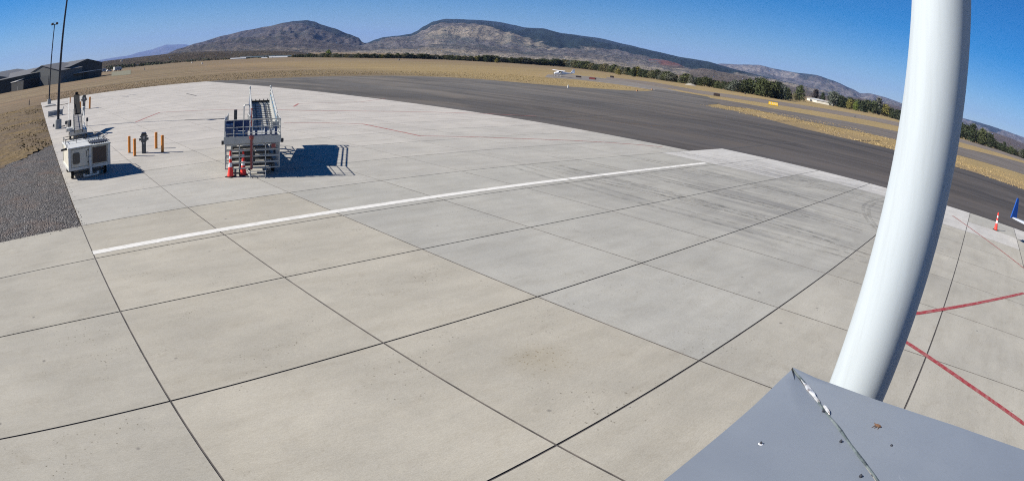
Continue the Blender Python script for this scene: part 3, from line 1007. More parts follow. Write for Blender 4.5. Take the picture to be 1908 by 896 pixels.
# caulked seam along the mitre
sm = MB()
rs = random.Random(3)
prev = None
N = 64
for k in range(N + 1):
    t = 0.004 + 1.5 * (k / N)
    wob = 0.0035 * noise.noise(Vector((t * 9, 0, 0)))
    wd = 0.0034 + 0.0018 * noise.noise(Vector((t * 14, 3, 0)))
    c = Vector((-t + wob, -t - wob, 0))
    u = Vector((1, -1, 0)).normalized()
    hz_ = 0.004 + 0.0015 * noise.noise(Vector((t * 20, 5, 1)))
    sm.v += [tuple(Vector(q) + Vector((0, 0, RZt))) for q in (c + u * -wd + Vector((0, 0, 0.0)), c + u * (-wd * .5) + Vector((0, 0, hz_)), c + u * (wd * .5) + Vector((0, 0, hz_)), c + u * wd + Vector((0, 0, 0.0)))]
for k in range(N):
    for q in range(3):
        a = k * 4 + q
        sm.f.append((a, a + 4, a + 5, a + 1))
CK = NT('aged_sealant', 0.5)
CK.color(CK.ramp(CK.noise(22, 5, 0.75), [(0.36, (0.02, 0.025, 0.03)), (0.5, (0.08, 0.10, 0.10)), (0.68, (0.15, 0.17, 0.17))]))
sm.build('mitre_seam', CK.m, bld, True)
# the silvery lump of sealant near the tip and small blobs along the seam
SV = NT('silver_sealant', 0.3, 0.55)
SV.color(SV.ramp(SV.noise(40, 5, 0.7, SV.co((1, 1, 1))), [(0.35, (0.30, 0.24, 0.20)), (0.5, (0.75, 0.74, 0.70)), (0.8, (0.9, 0.9, 0.88))]))
lp = MB()
def lump(mb, t0, t1, w0, h0, off=0.0):
    n, m = 22, 8
    o = len(mb.v)
    for k in range(n + 1):
        s_ = k / n
        t = t0 + (t1 - t0) * s_
        e = math.sin(math.pi * min(1, max(0, s_))) ** 0.6
        wd = w0 * e * (0.8 + 0.5 * noise.noise(Vector((t * 40, off, 0)))) * (0.55 + 0.6 * s_)
        for q in range(m + 1):
            a = math.pi * q / m
            mb.v.append((-t + math.cos(a) * wd * .707 + off, -t - math.cos(a) * wd * .707 - off, RZt + 0.002 + math.sin(a) * h0 * e * (0.8 + 0.6 * noise.noise(Vector((t * 60, q * .4, 2))))))
    for k in range(n):
        for q in range(m):
            a = o + k * (m + 1) + q
            mb.f.append((a, a + m + 1, a + m + 2, a + 1))
lump(lp, 0.045, 0.145, 0.0105, 0.006)
lump(lp, 0.152, 0.185, 0.007, 0.009, 0.002)
lp.build('sealant_lump', SV.m, bld, True)
def gpz(x, y, z):
    p = gp(x, y, z)
    return Vector((p.x - RX, p.y - RY, z))
PIT = NT('pit', 0.7).color((0.02, 0.022, 0.03))
for px, py, r in ((1532, 768, .003), (1566, 823, .0042), (1603, 888, .0048), (1417, 827, 0.0038), (1660, 832, 0.0048)):
    c = gpz(px, py, RZt)
    mb = MB()
    mb.lathe([(r, 0.0), (r * .9, 0.0045), (r * .35, 0.0075)], (c.x, c.y, RZt), 7)
    mb.build('rivet', PIT, bld)
mb = MB()
c = gpz(1417, 827, RZt)
mb.lathe([(0.0062, 0.0), (0.006, 0.0015), (0.004, 0.002)], (c.x, c.y, RZt), 9)
mb.build('paint_fleck', REFL, bld)
bd = MB()
c = gpz(1637, 790, RZt + 0.01)
bd.lathe([(0.001, -.01), (0.0045, -.004), (0.0045, 0.004), (0.002, .011)], (c.x, c.y, RZt + 0.006), 7, 'y')
for a_ in (-1, 1):
    for k_ in (-.5, .2, .8):
        bd.tube((c.x, c.y + k_ * .006, RZt + .007), (c.x + a_ * .014, c.y + k_ * .014 + .004, RZt + .003), 0.0009, n=4)
tag(bd.build('wasp', NT('wasp_body', 0.6).color((0.12, 0.06, 0.03))), 'small brown wasp sitting on the blue-grey roof sheet', 'insect').location = (RX, RY, 0)
# white column
ax = Vector((-0.036, -0.083, 1.0)).normalized()
dirs = [(1546, 709), (1646, 745)]
dl, dr = ray(*dirs[0]), ray(*dirs[1])
hm_ = (Vector((dl.x, dl.y, 0)).normalized() + Vector((dr.x, dr.y, 0)).normalized()).normalized()
half = 0.5 * Vector((dl.x, dl.y)).angle(Vector((dr.x, dr.y)))
DC = 3.0
cr = DC * math.sin(half)
c0 = Vector((CAM.x, CAM.y, 0)) + hm_ * DC
zref = CAM.z + (dl.z / math.hypot(dl.x, dl.y)) * DC
cpt = Vector((c0.x, c0.y, zref))
COLM = NT('column_white', 0.6, spec=0.35)
COLM.color(COLM.mix(COLM.ramp(COLM.noise(1.0, 6, 0.7, COLM.co((14, 14, 0.8))), [(0.48, 0.0), (0.78, 0.8)]), (0.40, 0.44, 0.46), (0.33, 0.36, 0.37)))
colb = cpt - ax * (cpt.z / ax.z)
colm = thing('white_column', 'thick round white steel column rising beside the roof corner', 'column', colb)
mb = MB()
L_ = 9.5 / ax.z
mb.tube((0, 0, 0), ax * L_, cr, n=64, caps=True)
mb.build('shaft', COLM.m, colm, True)
mb = MB()
mb.box(-0.32, 0.32, -0.32, 0.32, 0.0, 0.03, ch=0.006)
mb.build('base_plate', GALV, colm)
bolts(colm, [(a, b, 0.03) for a in (-.25, .25) for b in (-.25, .25)])
mb = MB()
mb.box(-0.3, 0.3, -0.3, 0.3, 9.5, 9.54, Matrix.Translation((ax.x * L_, ax.y * L_, 0)))
mb.build('cap_plate', GALV, colm)

# ------------------------------------------------------------------ light poles
def light_pole(px, py, toppx, label, shadow_side=1):
    b = gp(px, py)
    H = top_z(b, *toppx)
    t = thing('light_pole', label, 'light pole', (b.x, b.y, 0), 0, 'black light poles along the apron edge')
    mb = MB()
    mb.lathe([(0.42, 0.0), (0.42, 0.84), (0.38, 0.92)], n=20)
    mb.build('concrete_base', CNC, t, True)
    mb = MB()
    mb.box(-0.2, 0.2, -0.2, 0.2, 0.92, 0.95)
    mb.lathe([(0.17, 0.95), (0.15, 1.25), (0.13, 1.3)], n=14)
    mb.build('pole_collar', BLK, t, True)
    mb = MB()
    mb.lathe([(0.165, 1.2), (0.10, H)], n=14)
    mb.build('pole', BLK, t, True)
    mb = MB()
    mb.box(-0.75, 0.75, -0.04, 0.04, H - 0.15, H - 0.07)
    mb.tube((0, 0, H), (0, 0, H + 0.5), 0.02)
    mb.build('crossarm', BLK, t)
    for sx in (-1, 1):
        mb = MB()
        M = Matrix.Translation((sx * 0.52, -0.12, H + 0.08)) @ Matrix.Rotation(R_(28), 4, 'X')
        mb.box(-0.3, 0.3, -0.35, 0.35, -0.1, 0.1, M, ch=0.02)
        h_ = mb.build('lamp_head', BLK, t)
        mb = MB()
        mb.box(-0.25, 0.25, -0.3, 0.3, -0.113, -0.104, M)
        mb.build('lens', REFL, h_)
    mb = MB()
    mb.box(0.10, 0.2, -0.06, 0.06, 1.6, 1.85)
    mb.build('handhole_cover', BLK, t)
    return t
light_pole(108, 240, (122.5, -12), 'nearer tall black light pole on a round concrete base, cut off by the photo top')
light_pole(91, 194, (99, 46), 'farther black light pole with its lamp heads in view above the hangars')
b = gp(93, 196.5)
mb = MB()
mb.box(-1.1, 1.1, -0.9, 0.9, 0, 0.12)
tag(mb.build('concrete_pad', CNC), 'pale low concrete pad under the farther light pole', 'concrete pad').location = (b.x, b.y - 1.2, 0)
# power lead lying across the apron by the far pole
mb = MB()
c_pts = [gp(*q, 0.03) for q in ((80, 200), (100, 197.5), (118, 195), (129, 192.5))]
mb.path(c_pts, 0.05, 6)
tag(mb.build('power_cable', RUB), 'dark cable lying across the apron behind the farther light pole', 'cable')
b = gp(99.5, 236.5)
mb = MB()
mb.lathe([(0.12, 0), (0.12, 0.22), (0.07, 0.3)], n=10)
tag(mb.build('drain_cap', DKG), 'little dark cap on the concrete just left of the nearer light pole', 'cap').location = (b.x, b.y, 0)
b = gp(117, 236)
mb = MB()
mb.box(-0.25, 0.25, -0.12, 0.12, 0, 0.08, ch=0.01)
tag(mb.build('wheel_chock', RUB), 'dark wheel chock on the concrete right of the nearer light pole', 'wheel chock').location = (b.x, b.y, 0)
b = gp(127, 227.5)
mb = MB()
mb.box(-0.22, 0.22, -0.3, 0.3, 0, 0.03)
tag(mb.build('handhole_cover', DKG), 'small dark cover plate set in the concrete behind the white cart', 'cover plate').location = (b.x, b.y, 0)

# low grey rack behind the nearer pole
b0, b1 = gp(90, 219), gp(118, 214)
d = b1 - b0
rz = math.atan2(d.y, d.x)
rk = thing('towbar_rack', 'low grey mesh-sided rack standing behind the nearer light pole', 'rack', (b0.x, b0.y, 0), rz)
MESH = NT('grey_mesh', 0.7)
_vv = MESH.n('ShaderNodeTexVoronoi', feature='F1')
_vv.inputs['Scale'].default_value = 12
MESH.l(MESH.co(), _vv.inputs['Vector'])
MESH = MESH.color(MESH.mix(_vv.outputs['Distance'], (0.33, 0.34, 0.34), (0.12, 0.13, 0.14)))
L = d.length
mb = MB()
mb.box(0, L * 0.93, 0, 0.7, 0.1, 0.62)
mb.build('body', MESH, rk)
mb = MB()
for x in (0.0, L * 0.93):
    for y in (0.0, 0.7):
        mb.box(x - .04, x + .04, y - .04, y + .04, 0, 0.74)
for y in (0.0, 0.7):
    mb.bar((0, y, 0.68), (L * .93, y, 0.68), .07, .07)
mb.tube((L * .93, .35, .5), (L * 1.02, .3, 1.05), 0.06)
mb.build('frame', GRYP, rk)

# ------------------------------------------------------------------ orange bollards and pedestals
BG = 'square orange bollards guarding the pedestals'
def bollard():
    t = thing('orange_bollard', '', 'bollard', (0, 0, 0), 0, BG)
    mb = MB()
    mb.box(-0.085, 0.085, -0.085, 0.085, 0.0, 1.03, ch=0.012)
    mb.build('post', ORG, t)
    mb = MB()
    mb.lathe([(0.14, 0), (0.14, 0.02)], n=12)
    mb.build('footing', CNC, t)
    return t
b0 = bollard()
first = True
for (x, y), lab in (((5.30, 16.30), 'orange bollard left of the near pedestal, the farther of its pair'),
                    ((5.36, 14.62), 'orange bollard left of the near pedestal, the nearer of its pair'),
                    ((7.30, 16.50), 'orange bollard right of the near pedestal, the farther of its pair'),
                    ((7.28, 14.56), 'orange bollard right of the near pedestal, the nearer of its pair')):
    if first:
        b0.location = (x, y, 0); b0['label'] = lab; first = False
    else:
        dup(b0, (x, y, 0), 0, lab)
far = [(gp(130.5, 192), 'far orange bollard just left of the belt loader boom', 1.0), (gp(147, 191), 'far orange bollard just right of the belt loader boom', 1.0), (gp(167, 203), 'far orange bollard standing alone right of the far pedestal', 1.55), (gp(149.5, 207), 'far orange bollard half hidden behind the right side of the belt loader', 1.2)]
for p, lab, s_ in far:
    dup(b0, (p.x, p.y, 0), 0, lab, scale=s_)
PDM = paint('pedestal_grey', (0.085, 0.10, 0.105), .5, dirt=.25, scale=5)
def pedestal():
    t = thing('power_pedestal', 'near dark utility pedestal with side sockets between orange bollards', 'pedestal', (6.14, 15.25, 0), R_(-12), 'dark utility pedestals on the apron')
    mb = MB()
    mb.box(-0.15, 0.15, -0.13, 0.13, 0, 0.72, ch=0.015)
    mb.build('column', PDM, t)
    mb = MB()
    mb.v += []
    mb.box(-0.2, 0.2, -0.17, 0.17, 0.70, 1.18, ch=0.02)
    mb.build('head', PDM, t)
    mb = MB()
    mb.box(-0.16, 0.16, -0.2, 0.14, 1.18, 1.27, Matrix.Rotation(R_(6), 4, 'X'), ch=0.02)
    mb.build('lid', BLK, t)
    for s_ in (-1, 1):
        mb = MB()
        mb.box(min(s_ * .2, s_ * .33), max(s_ * .2, s_ * .33), -0.07, 0.07, 0.78, 0.92, ch=0.012)
        mb.box(min(s_ * .2, s_ * .27), max(s_ * .2, s_ * .27), -0.09, 0.09, 0.98, 1.06, ch=0.012)
        mb.build('socket', PDM, t)
    mb = MB()
    mb.lathe([(0.035, -0.14), (0.035, -0.12)], (0, 0, 0.62), 12, 'y')
    mb.build('white_dial', REFL, t)
    mb = MB()
    mb.box(-0.07, 0.07, -0.178, -0.171, 0.86, 1.05)
    mb.build('label_plate', GRYP, t)
    return t
pd = pedestal()
p = gp(156, 203.5)
dup(pd, (p.x, p.y, 0), 0, 'far dark utility pedestal beside the lone far bollard', scale=1.5)

# ------------------------------------------------------------------ traffic cones
def cone(loc, label, rz=0.2):
    t = thing('traffic_cone', label, 'traffic cone', loc, rz, 'tall orange channelizer cones')
    mb = MB()
    mb.box(-0.2, 0.2, -0.2, 0.2, 0, 0.045, Matrix.Rotation(0.3, 4, 'Z'), ch=0.012)
    mb.build('base', RUB, t)
    mb = MB()
    mb.lathe([(0.165, 0.04), (0.155, 0.1), (0.095, 0.46), (0.072, 0.66), (0.062, 0.80), (0.055, 1.02), (0.05, 1.10), (0.03, 1.12)], n=18)
    mb.lathe([(0.03, 1.12), (0.05, 1.13), (0.05, 1.18), (0.02, 1.20)], n=12)
    mb.build('cone_body', CONE, t, True)
    mb = MB()
    mb.lathe([(0.099, 0.47), (0.077, 0.66)], n=18)
    mb.build('reflective_collar', REFL, t, True)
    mb = MB()
    mb.lathe([(0.065, 0.84), (0.060, 0.97)], n=18)
    mb.build('reflective_collar', REFL, t, True)
    return t
c1 = cone((8.25, 4.42, 0), 'left cone of the pair in front of the passenger ramp')
dup(c1, (8.92, 4.42, 0), 1.0, 'right cone of the pair in front of the passenger ramp')
dup(c1, (41.49, -25.2, 0), 0.5, 'lone cone at the apron edge near the blue winglet')

# ------------------------------------------------------------------ white ground power cart
gx0, gx1, gy0, gy1, gz0, gz1 = 0.20, 2.86, 9.80, 13.40, 0.47, 1.60
g = thing('ground_power_cart', 'boxy white trailer cart with a dark window door and brown radiator grille', 'ground power unit', ((gx0 + gx1) / 2, (gy0 + gy1) / 2, 0), R_(2.5))
W2, D2 = (gx1 - gx0) / 2, (gy1 - gy0) / 2
mb = MB()
mb.box(-W2 + .05, W2 - .05, -D2 + .05, D2 - .05, gz0 + .04, gz1 - .05)
mb.build('body', CRM, g)
mb = MB()
for sx in (-1, 1):
    for sy in (-1, 1):
        a, b = sx * W2, sx * (W2 - .16)
        c, d = sy * D2, sy * (D2 - .16)
        mb.box(min(a, b), max(a, b), min(c, d), max(c, d), gz0, gz1 - 0.02, ch=0.01)
mb.box(-W2 + .16, W2 - .16, -D2 + .0, -D2 + .10, gz0, gz0 + .13)
mb.box(-W2 + .16, W2 - .16, D2 - .10, D2 - .0, gz0, gz0 + .13)
mb.box(-W2 + .0, -W2 + .10, -D2 + .16, D2 - .16, gz0, gz0 + .13)
mb.box(W2 - .10, W2 - .0, -D2 + .16, D2 - .16, gz0, gz0 + .13)
mb.box(0.0, 0.12, -D2 + .0, -D2 + .05, gz0 + .13, gz1 - .05)
mb.build('frame', WHT, g)
mb = MB()
mb.box(-W2 - .03, 0.14, -D2 - .06, D2 + .04, gz1 - .02, gz1 + .045, ch=0.012)
mb.build('roof', WHT, g)
mb = MB()
mb.box(0.14, W2 + .03, -D2 - .06, D2 + .04, gz1 - .03, gz1 + .01, ch=0.01)
rp = mb.build('radiator_deck', GRYP, g)
mb = MB()
mb.lathe([(0.60, 0.0), (0.60, 0.05)], (0.75, -0.7, gz1 + .008), 28)
for k in range(9):
    mb.box(0.2 + k * .14, 0.24 + k * .14, -1.5, 0.2, gz1 + .06, gz1 + .08)
mb.build('fan_guard', BLK, rp)
mb = MB()
mb.box(-W2 + .2, -0.06, -D2 + .012, -D2 + .047, gz0 + .17, gz1 - .09, ch=0.008)
dr_ = mb.build('access_door', CRM, g)
mb = MB()
M = Matrix.Translation((-0.88, -D2 + .008, gz0 + .62))
n = 24
pts_ = []
for i in range(n):
    t = 2 * math.pi * i / n
    cx, sy_ = math.cos(t), math.sin(t)
    pts_.append((math.copysign(abs(cx) ** 0.35, cx) * 0.23, math.copysign(abs(sy_) ** 0.35, sy_) * 0.29))
mb.add([(p[0] - 0.83, -D2 + .010, p[1] + gz0 + .60) for p in pts_] + [(p[0] - 0.83, -D2 - .012, p[1] + gz0 + .60) for p in pts_], [tuple(range(n)), tuple(range(2 * n - 1, n - 1, -1))] + [(i, n + i, n + (i + 1) % n, (i + 1) % n) for i in range(n)])
mb.build('window', GLS, dr_)
mb = MB()
mb.tube((-0.16, -D2 - .03, gz0 + .62), (-0.16, -D2 - .03, gz0 + .88), .014)
mb.box(-0.18, -0.14, -D2 - .03, -D2 + .02, gz0 + .6, gz0 + .64)
mb.box(-0.18, -0.14, -D2 - .03, -D2 + .02, gz0 + .86, gz0 + .9)
mb.build('handle', DKG, dr_)
mb = MB()
for z in (gz0 + .3, gz0 + .9):
    mb = MB()
    mb.box(-0.12, -0.02, -D2 - .006, -D2 + .02, z, z + .05)
    mb.build('hinge', DKG, dr_)
mb = MB()
mb.box(0.22, W2 - .24, -D2 + .01, -D2 + .045, gz0 + .20, gz1 - .12)
mb.build('radiator_grille', GRL, g)
mb = MB()
zr = gz1 + .30
for y in (D2 - .2, 0.15):
    mb.path([(-W2 + .05, y, gz1 + .04), (-W2 + .05, y, zr), (W2 - .1, y, zr), (W2 - .02, y, gz1)], .018)
    mb.path([(-W2 + .05, y, zr - .13), (W2 - .1, y, zr - .13)], .012)
    for x in (-0.55, 0.3, 0.95):
        mb.tube((x, y, gz1), (x, y, zr), .018)
mb.path([(-W2 + .05, D2 - .2, zr), (-W2 + .05, 0.15, zr)], .018)
mb.path([(W2 - .1, D2 - .2, zr), (W2 - .1, 0.15, zr)], .018)
mb.build('roof_rail', DKG, g)
for (x, y) in ((-W2 + .28, -D2 + .55), (W2 - .28, -D2 + .55), (-W2 + .28, D2 - .5), (W2 - .28, D2 - .5)):
    mb = MB()
    mb.lathe([(0.14, -.09), (0.22, -.085), (0.24, -.05), (0.24, .05), (0.22, .085), (0.14, .09)], (x, y, .24), 20, 'x')
    wl = mb.build('wheel', RUB, g, True)
    mb = MB()
    mb.lathe([(0.13, -.095), (0.13, .095)], (x, y, .24), 14, 'x')
    mb.build('rim', GRYP, wl, True)
mb = MB()
mb.bar((-W2 + .28, -D2 + .55, .24), (W2 - .28, -D2 + .55, .24), .08, .08)
mb.bar((-W2 + .28, D2 - .5, .24), (W2 - .28, D2 - .5, .24), .08, .08)
for x in (-.7, .7):
    mb.bar((x, -D2 + .1, .42), (x, D2 - .1, .42), .1, .14)
mb.build('chassis', DKG, g)
mb = MB()
mb.bar((0.02, -D2 - .10, gz0 + .55), (0.06, -D2 - .22, .20), .13, .10)
mb.bar((0.02, -D2 + .02, gz0 + .53), (0.02, -D2 - .16, gz0 + .53), .1, .1)
mb.bar((-.42, -D2 - .26, .15), (.50, -D2 - .20, .15), .08, .08)
mb.bar((-.38, -D2 - .22, .15), (-.38, -D2 - .22, .26), .12, .1)
mb.bar((.48, -D2 - .22, .15), (.48, -D2 - .22, .28), .14, .12)
mb.build('tow_bar', WHT, g)
mb = MB()
mb.tube((-W2 - .02, -D2 + .5, gz1 - .02), (-W2 - .42, -D2 + .45, gz1 - .04), .07, .05)
mb.tube((-W2 - .02, -D2 + .5, gz1 - .02), (-W2 - .02, -D2 + .5, gz1 + .2), .03)
mb.build('exhaust_pipe', BLK, g)

# ------------------------------------------------------------------ belt loader
bl = thing('belt_loader', 'belt loader behind the white cart with a raised boom and black belt', 'belt loader', (2.55, 27.4, 0), R_(-3.2))
# local: y away from camera, boom rises from y=0.2 to y=8.4
mb = MB()
mb.box(-0.85, 0.85, 0.9, 5.6, 0.35, 0.72, ch=0.03)
mb.build('chassis', WHT, bl)
mb = MB()
mb.box(-1.15, -0.55, 1.0, 2.2, 0.72, 0.98, ch=0.03)
mb.build('engine_cover', WHT, bl)
mb = MB()
mb.box(-1.05, -0.65, 2.4, 2.8, 0.72, 1.02, ch=0.04)
mb.box(-1.05, -0.65, 2.75, 2.87, 1.02, 1.5, ch=0.03)
mb.build('driver_seat', BLK, bl)
for (x, y) in ((-.78, 1.5), (.78, 1.5), (-.78, 5.0), (.78, 5.0)):
    mb = MB()
    mb.lathe([(0.18, -.1), (0.31, -.1), (0.34, -.06), (0.34, .06), (0.31, .1), (0.18, .1)], (x, y, .34), 20, 'x')
    wl = mb.build('wheel', RUB, bl, True)
    mb = MB()
    mb.lathe([(0.17, -.105), (0.17, .105)], (x, y, .34), 14, 'x')
    mb.build('rim', WHT, wl, True)
def bz(y):
    return 0.72 + (y - 0.0) * (3.05 - 0.72) / 8.6
mb = MB()
for x in (-.39, .39):
    mb.bar((x, 0.0, bz(0)), (x, 3.7, bz(3.7)), .06, .24)
for x in (-.27, .27):
    mb.bar((x, 3.6, bz(3.6)), (x, 8.6, bz(8.6)), .05, .2)
bm = mb.build('boom', DKG, bl)
BELTL = paint('lower_belt', (0.235, 0.225, 0.215), 0.8, dirt=0.35, scale=3)
mb = MB()
mb.bar((0, 0.05, bz(0.05) + .08), (0, 3.6, bz(3.6) + .08), .70, .05)
for k in range(3):
    y = .7 + k * 1.1
    mb.bar((-.34, y, bz(y) + .115), (.34, y, bz(y) + .115), .03, .015)
mb.build('lower_belt', BELTL, bl)
mb = MB()
mb.bar((0, 3.65, bz(3.65) + .10), (0, 8.6, bz(8.6) + .14), .64, .16)
mb.lathe([(0.15, -.25), (0.15, .25)], (0, 8.62, bz(8.62) + .05), 14, 'x')
mb.build('upper_belt', RUB, bl)
mb = MB()
mb.box(-.16, .16, 8.6, 8.8, bz(8.7) + .1, bz(8.7) + .42, ch=.03)
mb.build('nose_bumper', RUB, bl)
mb = MB()
mb.path([(-.92, 0.1, bz(.1) + .1), (-.92, 0.4, bz(.4) + .85), (-.92, 6.4, bz(6.4) + .72), (-.92, 6.9, bz(6.9) + .1)], .026)
mb.path([(-.92, 0.3, bz(.3) + .45), (-.92, 6.6, bz(6.6) + .38)], .016)
for k in range(6):
    y = .8 + k * 1.0
    mb.tube((-.92, y, bz(y)), (-.92, y, bz(y) + .80), .016)
mb.build('handrail', WHT, bl)
mb = MB()
mb.path([(.58, 0.1, bz(.1) + .1), (.58, 0.3, bz(.3) + .5), (.58, 3.8, bz(3.8) + .4), (.58, 4.1, bz(4.1))], .035)
for k in range(4):
    y = .6 + k * .9
    mb.tube((.58, y, bz(y)), (.58, y, bz(y) + .46), .02)
mb.box(.5, .74, 3.5, 4.3, bz(4) - .2, bz(4) + .55, ch=.03)
mb.build('side_guard', WHT, bl)
mb = MB()
for x in (-.4, .4):
    mb.bar((x, 5.3, .6), (x, 3.4, bz(3.4) - .1), .08, .1)
    mb.bar((x, 2.6, .6), (x, 5.6, bz(5.6) - .1), .08, .1)
mb.build('lift_arm', GRYP, bl)
mb = MB()
mb.tube((.86, 1.1, .7), (.86, 1.1, 1.5), .03)
mb.box(.78, .98, 1.0, 1.2, 1.3, 1.6, ch=.03)
mb.build('work_lamp', DKG, bl)
mb = MB()
mb.tube((-1.2, .9, .7), (-1.2, .9, 1.45), .03)
mb.box(-1.32, -1.1, .8, 1.0, 1.35, 1.62, ch=.03)
mb.build('work_lamp', DKG, bl)

# ------------------------------------------------------------------ passenger boarding ramp
prm = thing('passenger_ramp', 'tall blue and grey aircraft boarding ramp with railed landing and inclined deck', 'boarding ramp', (8.00, 4.56, 0), R_(-21.0))
LW, LD, LZ = 2.68, 2.35, 1.80      # landing width, depth, deck height
RW0, RW1 = 1.36, 2.66              # boarding incline across
RE, RZ = 9.7, 2.62                 # its far end and height
mb = MB()
mb.box(0, LW, 0, LD, LZ - .10, LZ, ch=.01)
mb.box(-.04, LW + .04, -.05, .03, LZ - .30, LZ + .03)
mb.box(-.04, .03, .03, LD, LZ - .30, LZ + .03)
mb.box(LW - .03, LW + .04, .03, LD, LZ - .30, LZ + .03)
mb.build('landing', GALV, prm)
rail = lambda mb, pts_, r=.02: mb.path(pts_, r, 6)
mb = MB()
H_ = .78
cn = [(0.0, LD, LZ), (0.0, 0.0, LZ), (LW, 0.0, LZ), (LW, LD, LZ)]
for h in (H_, .45, .16):
    rail(mb, [(x, y, z + h) for x, y, z in cn], .022 if h == H_ else .016)
for x in (0, .45, .9, 1.34, 1.8, 2.24, LW):
    mb.tube((x, 0, LZ), (x, 0, LZ + H_), .02, n=6)
for y in (.6, 1.2, 1.8, LD):
    for x in (0, LW):
        mb.tube((x, y, LZ), (x, y, LZ + H_), .02, n=6)
mb.build('guard_rail', GALV, prm)
# kick panels of the landing
mb = MB()
mb.bar((.06, .13, LZ + .04), (LW - .08, .13, LZ + .04), .03, .05)
for k in range(11):
    if k not in (3, 7):
        mb.box(.06 + k * .235, .06 + k * .235 + .12, .10, .12, LZ + .02, LZ + (.42 if k % 3 else .30))
mb.build('kick_slats', BLU, prm)
for bx in ((.05, .07, .41, LD, LZ + .02, LZ + .74), (.07, .40, .16, .40, LZ + .02, LZ + .58), (.07, 1.25, LD - .03, LD - .01, LZ + .02, LZ + .55)):
    mb = MB()
    mb.box(*bx)
    mb.build('blue_kick_panel', BLU, prm)
mb = MB()
mb.box(LW - .36, LW - .06, .20, .26, LZ + .3, LZ + .62)
mb.build('control_box', GRYP, prm)
# boarding incline
def rz_(y):
    return LZ + (y - LD) * (RZ - LZ) / (RE - 1.2 - LD) if y < RE - 1.2 else RZ
mb = MB()
for y0, y1 in ((LD, RE - 1.2), (RE - 1.2, RE)):
    mb.bar(((RW0 + RW1) / 2, y0, rz_(y0) - .05), ((RW0 + RW1) / 2, y1, rz_(y1) - .05), RW1 - RW0, .10)
dk = mb.build('ramp_deck', GALV, prm)
mb = MB()
for k in range(16):
    y = LD + .3 + k * .45
    mb.bar((RW0 + .08, y, rz_(y) + .012), (RW1 - .08, y, rz_(y) + .012), .045, .02)
for x in (RW0 + .35, RW1 - .35):
    mb.bar((x, LD + .05, rz_(LD) + .014), (x, RE - 1.25, rz_(RE - 1.25) + .014), .05, .022)
mb.build('grip_strip', DKG, dk)
for nm, x, mt in (('blue_side_panel', RW0, BLU), ('light_blue_side_panel', RW1, LBLU)):
    mb = MB()
    mb.bar((x, LD + .05, rz_(LD) + .16), (x, RE - 1.2, rz_(RE - 1.2) + .16), .035, .56)
    mb.bar((x, RE - 1.2, RZ + .16), (x, RE, RZ + .16), .035, .56)
    mb.build(nm, mt, prm)
mb = MB()
for x, sg in ((RW0, 1), (RW1, -1)):
    mb.bar((x + sg * .06, LD + .2, rz_(LD) + .22), (x + sg * .06, RE - 1.3, rz_(RE - 1.3) + .22), .05, .42)
mb.build('inner_panel', GALV, prm)
for x in (RW0, RW1):
    mb = MB()
    for h in (.80, .62):
        rail(mb, [(x, LD, rz_(LD) + h), (x, RE - 1.2, RZ + h), (x, RE, RZ + h)], .034)
    for k in range(9):
        y = LD + .05 + k * .9
        if y < RE:
            mb.tube((x, y, rz_(y)), (x, y, rz_(y) + .8), .03, n=6)
    mb.tube((x, RE, RZ - .1), (x, RE, RZ + .95), .05, n=8)
    mb.tube((x, RE - .35, RZ), (x, RE - .35, RZ + .93), .05, n=8)
    mb.tube((x, RE - .35, RZ + .93), (x, RE, RZ + .95), .05, n=8)
    mb.build('handrail', GALV, prm)
mb = MB()
mb.tube((RW0, RE, RZ + .05), (RW1, RE, RZ + .05), .05)
mb.box(RW0 - .05, RW1 + .05, RE, RE + .12, RZ - .15, RZ + .05)
for k in range(5):
    x = RW0 + .15 + k * .25
    mb.tube((x, RE, RZ), (x, RE, RZ + .18), .03)
mb.build('bumper', RUB, prm)
# lower incline going down on the left half to a stair
def lz_(y):
    return LZ - (y - LD) * .075 if y < 8.2 else LZ - (8.2 - LD) * .075
mb = MB()
mb.bar((.66, LD, lz_(LD) - .05), (.66, 8.2, lz_(8.2) - .05), 1.2, .10)
mb.bar((.66, 8.2, lz_(8.2) - .05), (.66, 9.3, lz_(8.2) - .05), 1.2, .10)
for k in range(6):
    z = lz_(8.2) - .2 * (k + 1)
    mb.box(.08, 1.24, 9.3 + k * .27, 9.3 + k * .27 + .28, z - .04, z)
for x in (.08, 1.22):
    mb.bar((x, 9.25, lz_(8.2) - .1), (x, 10.95, .08), .04, .2)
mb.build('lower_ramp_deck', GALV, prm)
mb = MB()
for x in (.04, 1.28):
    for h in (.70, .38):
        rail(mb, [(x, LD, lz_(LD) + h), (x, 8.2, lz_(8.2) + h), (x, 9.3, lz_(8.2) + h), (x, 10.9, .2 + h)], .024)
    for k in range(8):
        y = LD + .1 + k * .95
        mb.tube((x, y, lz_(y)), (x, y, lz_(y) + .70), .02, n=6)
for y in (6.4, 8.3):
    z = lz_(y)
    rail(mb, [(1.0, y, z), (1.0, y, z + 1.15), (1.05, y, z + 1.24), (1.3, y, z + 1.24), (1.35, y, z + 1.15), (1.35, y, z)], .03)
mb.build('lower_handrail', GALV, prm)
mb = MB()
mb.box(.40, .60, 7.3, 7.5, .3, 2.42, ch=.02)
mb.build('mast', DKG, prm)
mb = MB()
mb.tube((1.34, 2.0, LZ), (1.34, 2.0, LZ + 1.05), .03)
mb.lathe([(.05, LZ + 1.05), (.05, LZ + 1.12)], (1.34, 2.0, 0), 10)
mb.build('marker_post', REDP, prm)
